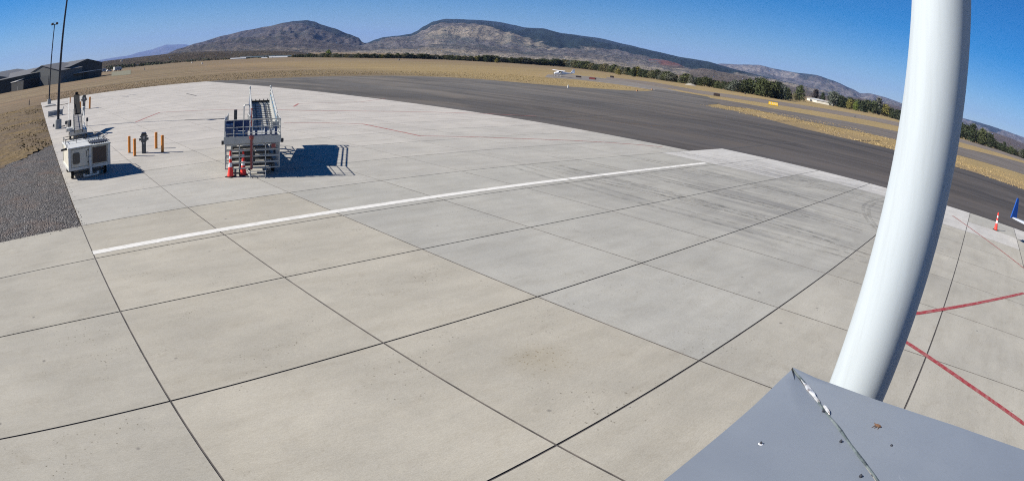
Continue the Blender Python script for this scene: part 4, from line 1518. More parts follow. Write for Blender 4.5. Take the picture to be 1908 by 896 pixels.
# under-frame
mb = MB()
for x in (.04, .72, 1.36, 1.98, LW - .04):
    mb.bar((x, .03, .34), (x, .03, LZ - .1), .05, .05)
for z in (.36, .62, .90, 1.18, 1.44):
    mb.bar((.04, .03, z), (LW - .04, .03, z), .05, .055)
    mb.bar((.04, LD - .1, z), (LW - .04, LD - .1, z), .04, .045)
for z in (.36, .9, 1.44):
    for x in (.04, LW - .04):
        mb.bar((x, .06, z), (x, LD, z), .05, .05)
for x in (.04, LW - .04):
    for y in (.8, 1.6, LD - .1):
        mb.bar((x, y, .34), (x, y, LZ - .1), .05, .05)
mb.build('landing_frame', GALV, prm)
mb = MB()
# long side beams of the trailer
for x in (.3, LW - .3):
    mb.bar((x, .1, .42), (x, 9.0, .42), .1, .16)
for y in (.6, 2.4, 4.2, 6.2, 8.4):
    mb.bar((.3, y, .42), (LW - .3, y, .42), .09, .12)
mb.build('chassis', DKG, prm)
mb = MB()
for x in (RW0 + .08, RW1 - .08):
    mb.bar((x, LD + .3, .55), (x, 5.0, rz_(5.0) - .15), .10, .14)
    mb.bar((x, 5.0, .5), (x, LD + .6, rz_(LD + .6) - .15), .10, .14)
    mb.bar((x, 5.8, .5), (x, 8.2, rz_(8.2) - .15), .11, .15)
    mb.bar((x, 8.2, .5), (x, 5.8, rz_(5.8) - .15), .11, .15)
for y in (5.0, 8.3):
    mb.bar((RW0 + .08, y, 1.1), (RW1 - .08, y, 1.1), .07, .07)
mb.build('scissor_brace', DKG, prm)
mb = MB()
mb.bar((RW0 + .02, LD, LZ - .28), (RW0 + .02, RE - 1.2, RZ - .28), .05, .36)
mb.bar((RW1 - .02, LD, LZ - .28), (RW1 - .02, RE - 1.2, RZ - .28), .05, .36)
mb.build('side_beam', BLU, prm)
for (x, y) in ((.35, .9), (LW - .3, .9), (.35, 7.9), (LW - .3, 7.9)):
    mb = MB()
    mb.lathe([(0.12, -.08), (0.22, -.08), (0.25, -.05), (0.25, .05), (0.22, .08), (0.12, .08)], (x, y, .25), 18, 'x')
    wl = mb.build('wheel', RUB, prm, True)
    mb = MB()
    mb.lathe([(0.12, -.085), (0.12, .085)], (x, y, .25), 12, 'x')
    mb.build('rim', GALV, wl, True)
mb = MB()
mb.tube((1.30, -.07, .30), (1.30, -.07, LZ - .06), .055, n=10)
mb.lathe([(.10, LZ - .10), (.11, LZ + .02), (.05, LZ + .06)], (1.30, -.07, 0), 12)
mb.build('red_jack_leg', REDP, prm)
mb = MB()
mb.box(LW - .42, LW - .22, -.075, -.055, 1.26, 1.44)
mb.build('red_placard', REDP, prm)
mb = MB()
# low tow frame lying in front at the left
for z in (.12, .30):
    mb.path([(1.0, .30, z), (1.22, -.62, z), (1.95, -.70, z), (2.0, .05, z)], .018)
for x, y in ((1.22, -.62), (1.95, -.70)):
    mb.tube((x, y, 0), (x, y, .31), .02)
mb.build('tow_bar', WHT, prm)
mb = MB()
mb.box(.9, 1.5, .6, 1.3, .5, 1.0, ch=.03)
mb.build('hydraulic_pack', DKG, prm)
mb = MB()
for (x, y) in ((-.1, .1), (LW + .1, .1)):
    mb = MB()
    mb.bar((x, y, LZ - .22), (x * 1.02, y - .02, LZ - .22), .1, .1)
    mb.tube((x, y, LZ - .32), (x, y, LZ - .14), .06)
    mb.build('corner_lamp', BLK, prm)

# ------------------------------------------------------------------ hangars and sheds
def gable(name, label, cat, A, B, depth, he, ha, wallm, roofm_, loc_rz=None, parts=None, group=None):
    # gable wall from A (left) to B (right) as seen; the building runs back from it by depth
    A, B = Vector((A[0], A[1], 0)), Vector((B[0], B[1], 0))
    d = B - A
    wv = d.length
    t = thing(name, label, cat, A, math.atan2(d.y, d.x), group)
    mb = MB()
    P = [(0, 0), (wv, 0), (wv, he), (wv / 2, ha), (0, he)]
    mb.add([(x, 0, z) for x, z in P] + [(x, depth, z) for x, z in P], [(0, 1, 2, 3, 4), (9, 8, 7, 6, 5), (1, 6, 7, 2), (0, 4, 9, 5)])
    mb.build('wall', wallm, t)
    mb = MB()
    ov = 0.35
    s_ = (ha - he) / (wv / 2)
    for sg in (0, 1):
        x0 = -ov if not sg else wv + ov
        z0 = he - ov * s_ + .05
        mb.add([(x0, -ov, z0), (wv / 2, -ov, ha + .05), (wv / 2, depth + ov, ha + .05), (x0, depth + ov, z0), (x0, -ov, z0 + .2), (wv / 2, -ov, ha + .25), (wv / 2, depth + ov, ha + .25), (x0, depth + ov, z0 + .2)],
               [(0, 1, 2, 3), (7, 6, 5, 4), (0, 4, 5, 1), (3, 2, 6, 7), (0, 3, 7, 4)])
    mb.build('roof', roofm_, t)
    return t, wv
def rib(name, col, sc_=2.0, rough=0.6):
    k = NT(name, rough, 0.1)
    wv = k.n('ShaderNodeTexWave', wave_type='BANDS', bands_direction='X')
    wv.inputs['Scale'].default_value = sc_
    k.l(k.co(), wv.inputs['Vector'])
    c = k.mix(wv.outputs[0], col, tuple(a * 0.82 for a in col))
    c = k.mix(k.ramp(k.noise(.4, 5, .6), [(.4, 0), (.8, .35)]), c, tuple(a * 0.7 for a in col))
    return k.color(c)
DARKW = rib('dark_green_cladding', (0.017, 0.022, 0.020))
GREYW = rib('grey_cladding', (0.11, 0.115, 0.11))
ROOFG = rib('grey_roof_sheet', (0.15, 0.145, 0.135), 1.0)
ROOFW = rib('white_roof_sheet', (0.50, 0.49, 0.47), 1.0)
TANW = rib('tan_cladding', (0.40, 0.36, 0.29))
# big dark hangar: its dark gable faces the apron, the long side goes back to the left
h1, wv = gable('dark_hangar', 'big dark metal hangar with a pale canopy, right end of the hangar row', 'hangar', (19.6, 292.6), (44.6, 331.9), 62, 7.1, 9.9, DARKW, ROOFG)
mb = MB()
mb.box(2, 27, -9, -.05, 3.4, 3.65)
mb.build('canopy', paint('canopy_sheet', (0.45, 0.45, 0.42), 0.5), h1)
for x in (2.3, 10, 18, 26.7):
    mb = MB()
    mb.box(x - .12, x + .12, -8.9, -8.66, 0, 3.4)
    mb.build('canopy_post', DKG, h1)
mb = MB()
mb.box(5, 8, -.06, -.01, .0, 2.4)
mb.build('door', GREYW, h1)
mb = MB()
mb.box(15, 17, -.06, -.01, .0, 2.2)
mb.build('door', GREYW, h1)
h2, wv = gable('grey_hangar', 'grey metal hangar left of the big dark one, its wide gable facing the apron', 'hangar', (-9.3, 318), (14.5, 287), 17, 6.0, 10.2, GREYW, ROOFG)
mb = MB()
mb.box(wv * .30, wv * .70, -.12, -.01, 0, 4.6)
mb.build('sliding_door', rib('door_cladding', (0.095, 0.10, 0.10)), h2)
h3, wv = gable('long_hangar', 'long grey-roofed hangar at the far left edge behind the low dark shed', 'hangar', (-62, 345), (-16, 322), 50, 6.6, 12.2, rib('weathered_cladding', (0.13, 0.125, 0.12)), ROOFG)
p0, p1 = gp(-30, 181), gp(43, 167.5)
sh = thing('dark_shed', 'low dark shed with a white roof edge in front of the hangars', 'shed', (p0.x, p0.y, 0), math.atan2(p1.y - p0.y, p1.x - p0.x))
L = (p1 - p0).length
mb = MB(); mb.box(0, L, 0, 12, 0, 4.6); mb.build('wall', rib('shed_cladding', (0.018, 0.018, 0.018)), sh)
mb = MB()
mb.add([(-.3, -.3, 4.6), (L * .86, -.3, 4.6), (L * .86, 12.3, 6.0), (-.3, 12.3, 6.0), (-.3, -.3, 4.9), (L * .86, -.3, 4.9), (L * .86, 12.3, 6.3), (-.3, 12.3, 6.3)], [(3, 2, 1, 0), (4, 5, 6, 7), (0, 1, 5, 4), (1, 2, 6, 5), (2, 3, 7, 6), (3, 0, 4, 7)])
mb.build('roof', ROOFW, sh)
mb = MB(); mb.box(L - 9.2, L - 8.2, -.06, -.01, 0, 2.1); mb.build('door', GREYW, sh)

def car(name, px, py, rz, col, label, s_=1.0, van=False):
    b = gp(px, py)
    t = thing(name, label, 'car' if not van else 'van', (b.x, b.y, 0), rz, 'vehicles parked beyond the hangars')
    mb = MB()
    prof = [(-2.2, .35), (2.2, .35), (2.25, .8), (1.4, .95), (.7, 1.45), (-1.3, 1.5), (-2.0, .95), (-2.25, .85)] if not van else [(-2.4, .4), (2.4, .4), (2.45, 1.0), (1.8, 1.3), (1.4, 1.95), (-2.35, 2.0)]
    n = len(prof)
    mb.add([(x, -.88, z) for x, z in prof] + [(x, .88, z) for x, z in prof], [tuple(range(n)), tuple(range(2 * n - 1, n - 1, -1))] + [(i, n + i, n + (i + 1) % n, (i + 1) % n) for i in range(n)])
    mb.build('body', col, t)
    mb = MB()
    mb.box(-1.1, .8, -.895, .895, 1.0, 1.35)
    mb.build('window', GLS, t)
    for x in (-1.4, 1.4):
        for y in (-.8, .8):
            mb = MB(); mb.lathe([(.33, -.11), (.33, .11)], (x, y, .33), 12, 'y'); mb.build('wheel', RUB, t)
    t.scale = (s_,) * 3
car('parked_van', 192, 135, .5, WHT, 'white van parked just right of the dark hangar, leftmost vehicle', 1.5, True)
car('parked_car', 203, 134, .3, WHT, 'small white car parked between the van and the pickup cover', 1.2)
car('parked_truck', 219, 132.5, .4, WHT, 'white vehicle parked apart, right of the other two by the dark hangar', 1.6, True)
# far low fence panel
p0, p1 = gp(208, 142), gp(244, 139)
mb = MB(); L = (p1 - p0).length
mb.box(0, L, -.1, .1, 0, 1.9)
f_ = mb.build('windbreak_fence', paint('olive_panel', (0.20, 0.20, 0.15), .8)); f_.location = p0; f_.rotation_euler = (0, 0, math.atan2(p1.y - p0.y, p1.x - p0.x))
tag(f_, 'low olive-grey panel fence in the field right of the dark hangar', 'fence')

# small far buildings, each given by pixel extents of its front
def far_building(name, label, cat, x0, x1, yb0, yb1, hpx, depth, wall, roof, D=None, gab=0.0, z0=0.0):
    if D is None:
        a, b = gp(x0, yb0), gp(x1, yb1)
    else:
        da, db = ray(x0, yb0), ray(x1, yb1)
        a = CAM + da * (D / math.hypot(da.x, da.y)); b = CAM + db * (D / math.hypot(db.x, db.y))
        z0 = min(a.z, b.z)
    dist = (a - CAM).length
    h = hpx * (.8 if D else 1) / 1220 * dist
    t = thing(name, label, cat, (a.x, a.y, z0), math.atan2(b.y - a.y, b.x - a.x))
    L = math.hypot(b.x - a.x, b.y - a.y)
    mb = MB(); mb.box(0, L, 0, depth, -1.0, h * (1 - gab)); mb.build('wall', wall, t)
    mb = MB()
    hw = h * (1 - gab)
    mb.add([(-.4, -.4, hw), (L + .4, -.4, hw), (L + .4, depth / 2, h * 1.02 + .2), (-.4, depth / 2, h * 1.02 + .2), (L + .4, depth + .4, hw), (-.4, depth + .4, hw)], [(0, 1, 2, 3), (3, 2, 4, 5), (1, 4, 2), (0, 3, 5), (0, 5, 4, 1)])
    mb.build('roof', roof, t)
    if L > 10:
        mb = MB(); mb.box(L * .35, L * .6, -.08, -.01, -1, hw * .7); mb.build('door', DKG, t)
    return t
WW = rib('white_cladding', (0.55, 0.54, 0.52))
DD = 600
far_building('airfield_shed', 'long pale low shed, leftmost of the white row below the left mountain', 'shed', 430, 458, 111.5, 110.6, 3.2, 14, WW, ROOFW, 620, .5)
far_building('airfield_shed', 'low grey-blue roofed shed beside the leftmost pale shed', 'shed', 448, 468, 109, 108.6, 4, 16, GREYW, GREYW, 680, .6)
far_building('airfield_shed', 'long dark low building behind the white domed tent', 'shed', 460, 543, 108.5, 107.2, 4.5, 16, DARKW, rib('teal_roof', (0.07, 0.10, 0.11)), 720, .4)
far_building('storage_tent', 'small white domed tent in the row below the left mountain', 'tent', 488, 497.5, 109.6, 109.4, 2.2, 8, WW, ROOFW, 610, .6)
far_building('airfield_shed', 'bright white gabled hangar in the middle of the far white row', 'hangar', 502, 535, 108.6, 108.1, 3.6, 16, TANW, ROOFW, 640, .65)
far_building('airfield_shed', 'thin white long shed left of the lime-green tree', 'shed', 549, 600, 108.2, 107.9, 1.8, 12, WW, ROOFW, 640, .5)
far_building('airfield_shed', 'low white roofed shed below the notch between the mountains', 'shed', 668, 708, 109.6, 109.8, 1.9, 14, WW, ROOFW, 640, .6)
far_building('airfield_shed', 'tan low shed in front of the trees right of the notch', 'shed', 715, 731, 109, 109, 2.6, 12, TANW, TANW, 600, .5)
far_building('airfield_shed', 'pale roofed open shed with a dark front, left one before the long treeline', 'shed', 808, 826, 111.4, 111.8, 5.2, 14, DARKW, ROOFW, 620, .55)
far_building('airfield_shed', 'grey low shed attached right of the open shed', 'shed', 826, 840, 111.8, 112.1, 3.8, 14, TANW, ROOFG, 620, .5)
far_building('airfield_shed', 'wide tan roofed shed at the left start of the long treeline', 'shed', 843, 866, 113, 113.8, 3.0, 14, TANW, TANW, 620, .7)
far_building('airfield_shed', 'small house with a bright white end wall beside the tan shed', 'house', 864, 878, 114.2, 114.8, 5.6, 12, WW, ROOFG, 610, .45)
far_building('bench_house', 'tiny white house up on the brown bench at the left', 'house', 426, 434, 100, 99.4, 2.0, 10, WW, ROOFW, 1500, .5)
far_building('bench_house', 'tiny white barn on the bench above the dark hedge line', 'barn', 347, 353, 112.8, 112.4, 1.6, 10, WW, ROOFW, 900, .5)
far_building('white_shed', 'cream shed with a low white gable standing before the dark trees at the right', 'shed', 1503, 1521, 186.8, 191.8, 6.0, 16, rib('cream_cladding', (0.78, 0.74, 0.62)), ROOFW, None, .3)
# white water tank far left on the bench
d = ray(226.5, 116); D = 1000; b = CAM + d * (D / math.hypot(d.x, d.y))
mb = MB(); mb.lathe([(1.6, -1), (1.6, 2.6), (1.2, 3.2), (0.1, 3.4)], n=16)
o = tag(mb.build('water_tank', TANW, None, True), 'small pale tank standing on the bench right of the hangars', 'tank'); o.location = (b.x, b.y, b.z)
EMK = paint('marker_brown', (0.26, 0.12, 0.05), .7)
# little markers on the field
for (px, py, nm, lab, m_, r, h) in ((54, 196, 'marker_post', 'dark short marker post in the dirt left of the apron', DKG, .12, 1.2),
        (269, 131, 'field_marker', 'pale post in the field above the far end of the apron, left', TANW, .25, 1.6),
        (358, 118, 'field_marker', 'whitish cone-shaped marker at the far edge of the field, left one', WHT, .5, 1.0),
        (377, 119.5, 'field_marker', 'whitish cone-shaped marker at the far edge of the field, right one', WHT, .5, 1.0),
        (1058.5, 163.5, 'edge_light', 'pale edge light at the border of grass and asphalt below the small plane', WHT, .16, .7),
        (743, 112.5, 'field_box', 'dark box on the far field below the notch trees', DKG, .6, 1.0),
        (1187, 170, 'edge_marker', 'orange-brown marker at the tip of the grass, left one', EMK, .25, .45),
        (1215, 167.5, 'edge_marker', 'orange-brown marker at the tip of the grass, right one', EMK, .2, .45),
        (1592, 218.5, 'edge_marker', 'dark marker between the far runway and the parallel taxiway', DKG, .35, .9)):
    b = gp(px, py)
    mb = MB(); mb.lathe([(r, 0), (r * .9, h * .6), (r * .35, h)], n=10)
    o = tag(mb.build(nm, m_, None, True), lab, 'marker'); o.location = (b.x, b.y, GZ)

# ------------------------------------------------------------------ airfield signs
def sign(name, px0, px1, py, hpx, face, label, faces=2):
    a, b = gp(px0, py[0]), gp(px1, py[1])
    mid = (a + b) / 2
    u = CR * 1.0
    u = Vector((u.x, u.y, 0)).normalized()
    dist = (mid - CAM).length
    L = (px1 - px0) / 1180 * dist
    h = hpx / 1180 * dist
    tocam = CAM - mid
    rz = math.atan2(tocam.y, tocam.x) + math.pi / 2
    t = thing(name, label, 'airfield sign', (mid.x, mid.y, GZ), rz)
    mb = MB(); mb.box(-L / 2, L / 2, -.12, .12, .12, .12 + h, ch=.03); mb.build('housing', BLK, t)
    mb = MB(); mb.box(-L / 2 + .08, L / 2 - .08, -.128, -.121, .18, .06 + h); fc = mb.build('face', face, t)
    for x in (-L / 2 + .3, L / 2 - .3):
        mb = MB(); mb.tube((x, 0, 0), (x, 0, .14), .05); mb.build('leg', DKG, t)
    return t, L, h, fc
BRN = paint('dark_sign_face', (0.035, 0.022, 0.02), .5)
sign('airfield_sign', 1073, 1083, (144.3, 144.6), 2.6, BRN, 'black airfield sign just right of the small white plane')
t_, L_s, h_s, fc = sign('airfield_sign', 1098, 1111, (147.3, 149), 3.4, REDP, 'red airfield sign between the two black ones beyond the plane')
mb = MB(); mb.box(L_s * .30, L_s * .44, -.135, -.129, .22, h_s); mb.build('sign_panel', BRN, fc)
sign('airfield_sign', 1137, 1144, (144.6, 145.0), 3.2, BRN, 'small black airfield sign right of the red sign')
sign('airfield_sign', 1329.5, 1341.5, (178.4, 180.8), 5.0, BRN, 'dark brown airfield sign at the edge of the connecting taxiway')
sign('airfield_sign', 1387, 1390, (175.5, 176), 3.0, BRN, 'tiny dark sign beside the far runway')
YEL = paint('yellow_sign_face', (0.80, 0.50, 0.03), .4, dirt=.1)
t_, L_s, h_s, fc = sign('airfield_sign', 1431, 1450, (195.0, 199.0), 6.2, YEL, 'bright yellow airfield sign beside the parallel taxiway')
for x0, x1, z0, z1 in ((-.34, -.26, .35, .75), (-.12, -.06, .4, .75), (-.06, .02, .4, .52), (.12, .2, .45, .8), (.2, .28, .3, .5), (.34, .40, .35, .8)):
    mb = MB()
    mb.box(L_s * x0, L_s * x1, -.134, -.129, .12 + h_s * z0, .12 + h_s * z1)
    mb.build('sign_stroke', WHT, fc)

# ------------------------------------------------------------------ small high-wing aircraft
P_ = gp(1043, 142.8)
P2_ = gp(1073, 141)
tc = CAM - P_
hd = math.atan2(-(tc.x), tc.y)  # perpendicular to the line of sight
hd = math.atan2(tc.x, -tc.y) if (Vector((math.cos(hd), math.sin(hd), 0)).dot(Vector((CR.x, CR.y, 0))) > 0) else hd
ac = thing('light_aircraft', 'white single-engine high-wing plane taxiing beyond the asphalt, nose to the left', 'aircraft', (P_.x, P_.y, GZ + .02), hd + R_(24))
# local: +x nose
st = [(2.35, .16, .22, 1.10), (2.1, .42, .40, 1.12), (1.2, .50, .50, 1.16), (.6, .54, .66, 1.30), (-.2, .54, .72, 1.36), (-1.0, .50, .66, 1.34), (-2.4, .28, .36, 1.38), (-4.2, .14, .20, 1.50), (-5.5, .06, .14, 1.62)]
mb = MB(); n = 14
for x, ry, rz2, zc in st:
    for i in range(n):
        t = 2 * math.pi * i / n
        c_, s_ = math.cos(t), math.sin(t)
        mb.v.append((x, math.copysign(abs(c_) ** .75, c_) * ry, zc + math.copysign(abs(s_) ** .75, s_) * rz2))
for k in range(len(st) - 1):
    for i in range(n):
        j = (i + 1) % n
        mb.f.append((k * n + i, k * n + j, k * n + n + j, k * n + n + i))
mb.f += [tuple(range(n - 1, -1, -1)), tuple(range((len(st) - 1) * n, len(st) * n))]
ACW = paint('aircraft_white', (0.82, 0.83, 0.84), .3, dirt=.05)
mb.build('fuselage', ACW, ac, True)
def foil(mb, r0, r1, th):
    # r = (x_lead, x_trail, y, z)
    o = len(mb.v)
    for (xa, xb, y, z) in (r0, r1):
        c_ = xa - xb
        mb.v += [(xa, y, z), (xa - c_ * .3, y, z + th * c_), (xb, y, z), (xa - c_ * .3, y, z - th * c_ * .4)]
    for i in range(4):
        j = (i + 1) % 4
        mb.f.append((o + i, o + j, o + 4 + j, o + 4 + i))
    mb.f += [(o + 3, o + 2, o + 1, o), (o + 4, o + 5, o + 6, o + 7)]
for s_ in (-1, 1):
    mb = MB(); foil(mb, (.95, -.7, 0, 2.10), (.90, -.55, s_ * 3.0, 2.14), .1); foil(mb, (.90, -.55, s_ * 3.0, 2.14), (.75, -.35, s_ * 5.5, 2.2), .1); mb.build('wing', ACW, ac)
    mb = MB(); mb.bar((.5, s_ * .5, .9), (.45, s_ * 2.5, 2.08), .08, .05); mb.build('wing_strut', ACW, ac)
    mb = MB(); foil(mb, (-4.6, -5.5, 0, 1.66), (-4.8, -5.5, s_ * 1.7, 1.68), .06); mb.build('tailplane', ACW, ac)
    mb = MB(); mb.bar((.1, s_ * .45, .85), (.0, s_ * 1.2, .22), .06, .04); mb.lathe([(.2, -.07), (.2, .07)], (.0, s_ * 1.25, .2), 12, 'y'); mb.build('main_wheel', WHT, ac)
mb = MB()
pf = [(-4.1, 1.7), (-4.9, 2.9), (-5.6, 2.95), (-5.75, 1.6)]
mb.add([(x, -.05, z) for x, z in pf] + [(x, .05, z) for x, z in pf], [(0, 1, 2, 3), (7, 6, 5, 4)] + [(i, 4 + i, 4 + (i + 1) % 4, (i + 1) % 4) for i in range(4)])
mb.build('fin', ACW, ac)
mb = MB(); mb.tube((1.7, 0, .8), (1.75, 0, .22), .04); mb.lathe([(.18, -.06), (.18, .06)], (1.75, 0, .18), 12, 'y'); mb.build('nose_wheel', WHT, ac)
mb = MB(); mb.box(-.6, .75, -.55, .55, 1.45, 1.86, ch=.05); mb.build('cabin_window', GLS, ac)
mb = MB(); mb.bar((2.42, 0, .2 + .05), (2.42, 0, 2.0), .03, .1); mb.lathe([(.16, 2.3), (.05, 2.55)], (0, 0, 1.10), 10, 'x'); mb.build('propeller', DKG, ac)
mb = MB(); mb.box(-4.0, 1.6, -.0, .0, 0, 0)

# ------------------------------------------------------------------ airliner wing tip with blue winglet at the right edge
def at_px(x, y, z):
    return gp(x, y, z)
wb = at_px(1889, 406, 1.4)          # winglet root on the wing
jet = thing('regional_jet', 'jet wing tip with an upright dark blue winglet reaching in at the right edge', 'jet airliner', (wb.x, wb.y, 0), R_(-110))
# local: +x inboard along the span, +y forward
BLJ = paint('winglet_blue', (0.012, 0.070, 0.30), .75, dirt=.02, spec=0.15)
mb = MB()
pf = [(0.38, 0), (-.46, 0), (.18, 1.28), (.40, 1.26)]
mb.add([(-.02 + y * .35 - z * .05, y, 1.4 + z) for y, z in pf] + [(.05 + y * .35 - z * .05, y, 1.4 + z) for y, z in pf], [(0, 1, 2, 3), (7, 6, 5, 4)] + [(i, 4 + i, 4 + (i + 1) % 4, (i + 1) % 4) for i in range(4)])
mb.build('winglet', BLJ, jet)
mb = MB()
WL = 10.5
def wsec(x, yl_, yt, z, th):
    c_ = yl_ - yt
    return [(x, -yl_, z), (x, -(yl_ - c_ * .25), z + th), (x, -yt, z + .01), (x, -(yl_ - c_ * .3), z - th * .7)]
secs = [wsec(-.02, .42, -.62, 1.4, .05), wsec(.3, .62, -.62, 1.39, .07), wsec(4, 1.9, -.55, 1.35, .14), wsec(WL, 4.2, -.4, 1.25, .30)]
for s_ in secs: mb.v += s_
for k in range(len(secs) - 1):
    for i in range(4):
        j = (i + 1) % 4
        mb.f.append((k * 4 + i, k * 4 + j, k * 4 + 4 + j, k * 4 + 4 + i))
mb.f += [(3, 2, 1, 0), (12, 13, 14, 15)]
mb.build('wing', paint('wing_grey', (0.55, 0.57, 0.58), .35, dirt=.1), jet)
mb = MB()
fs = [(15.5, .1, 2.4), (14.6, .75, 2.45), (12.5, 1.25, 2.5), (9, 1.35, 2.55), (-8, 1.35, 2.55), (-12, .8, 2.9), (-15, .2, 3.2)]
n = 20
for y, r, zc in fs:
    for i in range(n):
        t = 2 * math.pi * i / n
        mb.v.append((WL + 1.0 + r * math.cos(t), -y, zc + r * math.sin(t)))
for k in range(len(fs) - 1):
    for i in range(n):
        j = (i + 1) % n
        mb.f.append((k * n + j, k * n + i, k * n + n + i, k * n + n + j))
mb.build('fuselage', ACW, jet, True)
mb = MB()
pf = [(-10.5, 3.4), (-13.6, 7.2), (-15.2, 7.2), (-14.2, 3.3)]
mb.add([(WL + .9, -y, z) for y, z in pf] + [(WL + 1.1, -y, z) for y, z in pf], [(0, 1, 2, 3), (7, 6, 5, 4)] + [(i, 4 + i, 4 + (i + 1) % 4, (i + 1) % 4) for i in range(4)])
mb.build('fin', BLJ, jet)
mb = MB(); mb.lathe([(.15, -.2), (.4, -.2), (.42, 0), (.4, .2), (.15, .2)], (WL - .6, 0, .42), 18, 'x'); mb.tube((WL - .6, 0, .4), (WL - .3, 0, 1.8), .09); mb.build('landing_gear', RUB, jet, True)

# ------------------------------------------------------------------ trees
BARK = NT('bark', 1.0); BARK.color((0.085, 0.065, 0.05))
def leafmat(name, col, var=0.25):
    k = NT(name, 0.85, spec=0.15)
    oi = k.n('ShaderNodeObjectInfo')
    a = k.ramp(k.noise(.55, 3, .6), [(.3, tuple(c * .72 for c in col)), (.7, tuple(c * 1.35 for c in col))])
    c = k.mix(k.math('MULTIPLY', oi.outputs['Random'], var), a, (col[0] * 1.7, col[1] * 1.15, col[2] * .9))
    k.color(c)
    k.b.inputs['Subsurface Weight'].default_value = 0.0
    return k.m
LEAF = {'dark': leafmat('dark_foliage', (0.040, 0.052, 0.026)), 'mid': leafmat('green_foliage', (0.062, 0.078, 0.034)), 'olive': leafmat('olive_foliage', (0.105, 0.105, 0.055)),
        'yellow': leafmat('yellow_foliage', (0.17, 0.155, 0.045), .15), 'lime': leafmat('lime_foliage', (0.13, 0.17, 0.04), .1), 'grey': leafmat('grey_green_foliage', (0.10, 0.115, 0.09)), 'purple': leafmat('plum_foliage', (0.045, 0.038, 0.038))}
def make_tree(kind, shape, seed, n_clump, leaf, per, lab, name):
    # unit tree about 10 m tall, built at real size and scaled on placement
    rs = random.Random(seed)
    t = thing(name, lab, 'tree', (0, 0, -500))
    H = 10.0
    mb = MB()
    mb.tube((0, 0, -.3), (.1, .05, H * .35), .28, .18, 7)
    mb.tube((.1, .05, H * .35), (0, .1, H * .8), .18, .05, 6)
    for k in range(7):
        z = H * rs.uniform(.22, .6); a = rs.uniform(0, 6.28); r = rs.uniform(1.5, 3.0)
        mb.tube((.1, .05, z), (r * math.cos(a), r * math.sin(a), z + rs.uniform(1, 2.4)), .09, .03, 5)
    mb.build('trunk', BARK.m, t)
    mb = MB()
    for c_ in range(n_clump):
        u = rs.random()
        a = rs.uniform(0, 2 * math.pi)
        if shape == 'round':
            zf = rs.uniform(.10, 1.0)
            rmax = 3.9 * math.sin(math.pi * min(.97, zf * .82 + .14)) ** .7 * (1 + .28 * noise.noise(Vector((math.cos(a) * 1.3, math.sin(a) * 1.3, zf * 3 + seed))))
        elif shape == 'column':
            zf = rs.uniform(.06, 1.0)
            rmax = 2.1 * (1 - zf) ** .45 * (1 + .3 * noise.noise(Vector((math.cos(a) * 1.5, math.sin(a) * 1.5, zf * 4 + seed))))
        elif shape == 'bush':
            zf = rs.uniform(.02, 1.0)
            rmax = 5.0 * (1 - zf ** 2.2) ** .5 * (1 + .35 * noise.noise(Vector((math.cos(a) * 1.5, math.sin(a) * 1.5, zf * 3 + seed))))
        else:
            zf = rs.uniform(.05, 1.0)
            rmax = 2.9 * (1 - zf) ** .8 * (1 + .2 * noise.noise(Vector((math.cos(a) * 2, math.sin(a) * 2, zf * 6 + seed)))) + .15
        r = rmax * (rs.random() ** .45)
        z = H * zf * (.98 + .08 * noise.noise(Vector((a, seed, 1))))
        cx, cy = r * math.cos(a), r * math.sin(a)
        s_ = leaf * rs.uniform(.7, 1.35)
        for _ in range(per):
            p = Vector((cx, cy, z)) + Vector((rs.gauss(0, s_ * .9), rs.gauss(0, s_ * .9), rs.gauss(0, s_ * .6)))
            nrm = Vector((rs.gauss(0, 1), rs.gauss(0, 1), rs.gauss(.6, 1))) + Vector((cx, cy, 0)).normalized() * .8 if r > .01 else Vector((0, 0, 1))
            nrm.normalize()
            uu = nrm.orthogonal().normalized(); vv = nrm.cross(uu)
            q = s_ * rs.uniform(.35, .7)
            o = len(mb.v)
            mb.v += [tuple(p + uu * q), tuple(p + vv * q * .8), tuple(p - uu * q), tuple(p - vv * q * .8)]
            mb.f.append((o, o + 1, o + 2, o + 3))
    mb.build('crown', LEAF[kind], t)
    return t
protos = {}
def proto(kind, shape, v=0):
    key = (kind, shape, v)
    if key not in protos:
        protos[key] = [make_tree(kind, shape, hash_(key), 210, .62, 8, 'tree', 'broadleaf_tree' if shape != 'cone' else 'conifer_tree'), True]
    return protos[key]
def hash_(k):
    return sum(ord(c) * (i + 3) for i, c in enumerate(str(k))) % 9973
GRP = 'trees in the long belt beyond the airfield'
KLAB = {'dark': 'dark green tree, one of the many like it in the treeline', 'mid': 'mid green leafy tree, one of the many like it in the treeline', 'olive': 'olive-brown bushy tree, one of several like it in the treeline',
        'yellow': 'small yellow autumn tree, one of several like it in the treeline', 'grey': 'grey-green bushy tree, one of several like it in the treeline', 'lime': 'lime-green tree in the treeline', 'purple': 'plum-dark tree in the treeline'}
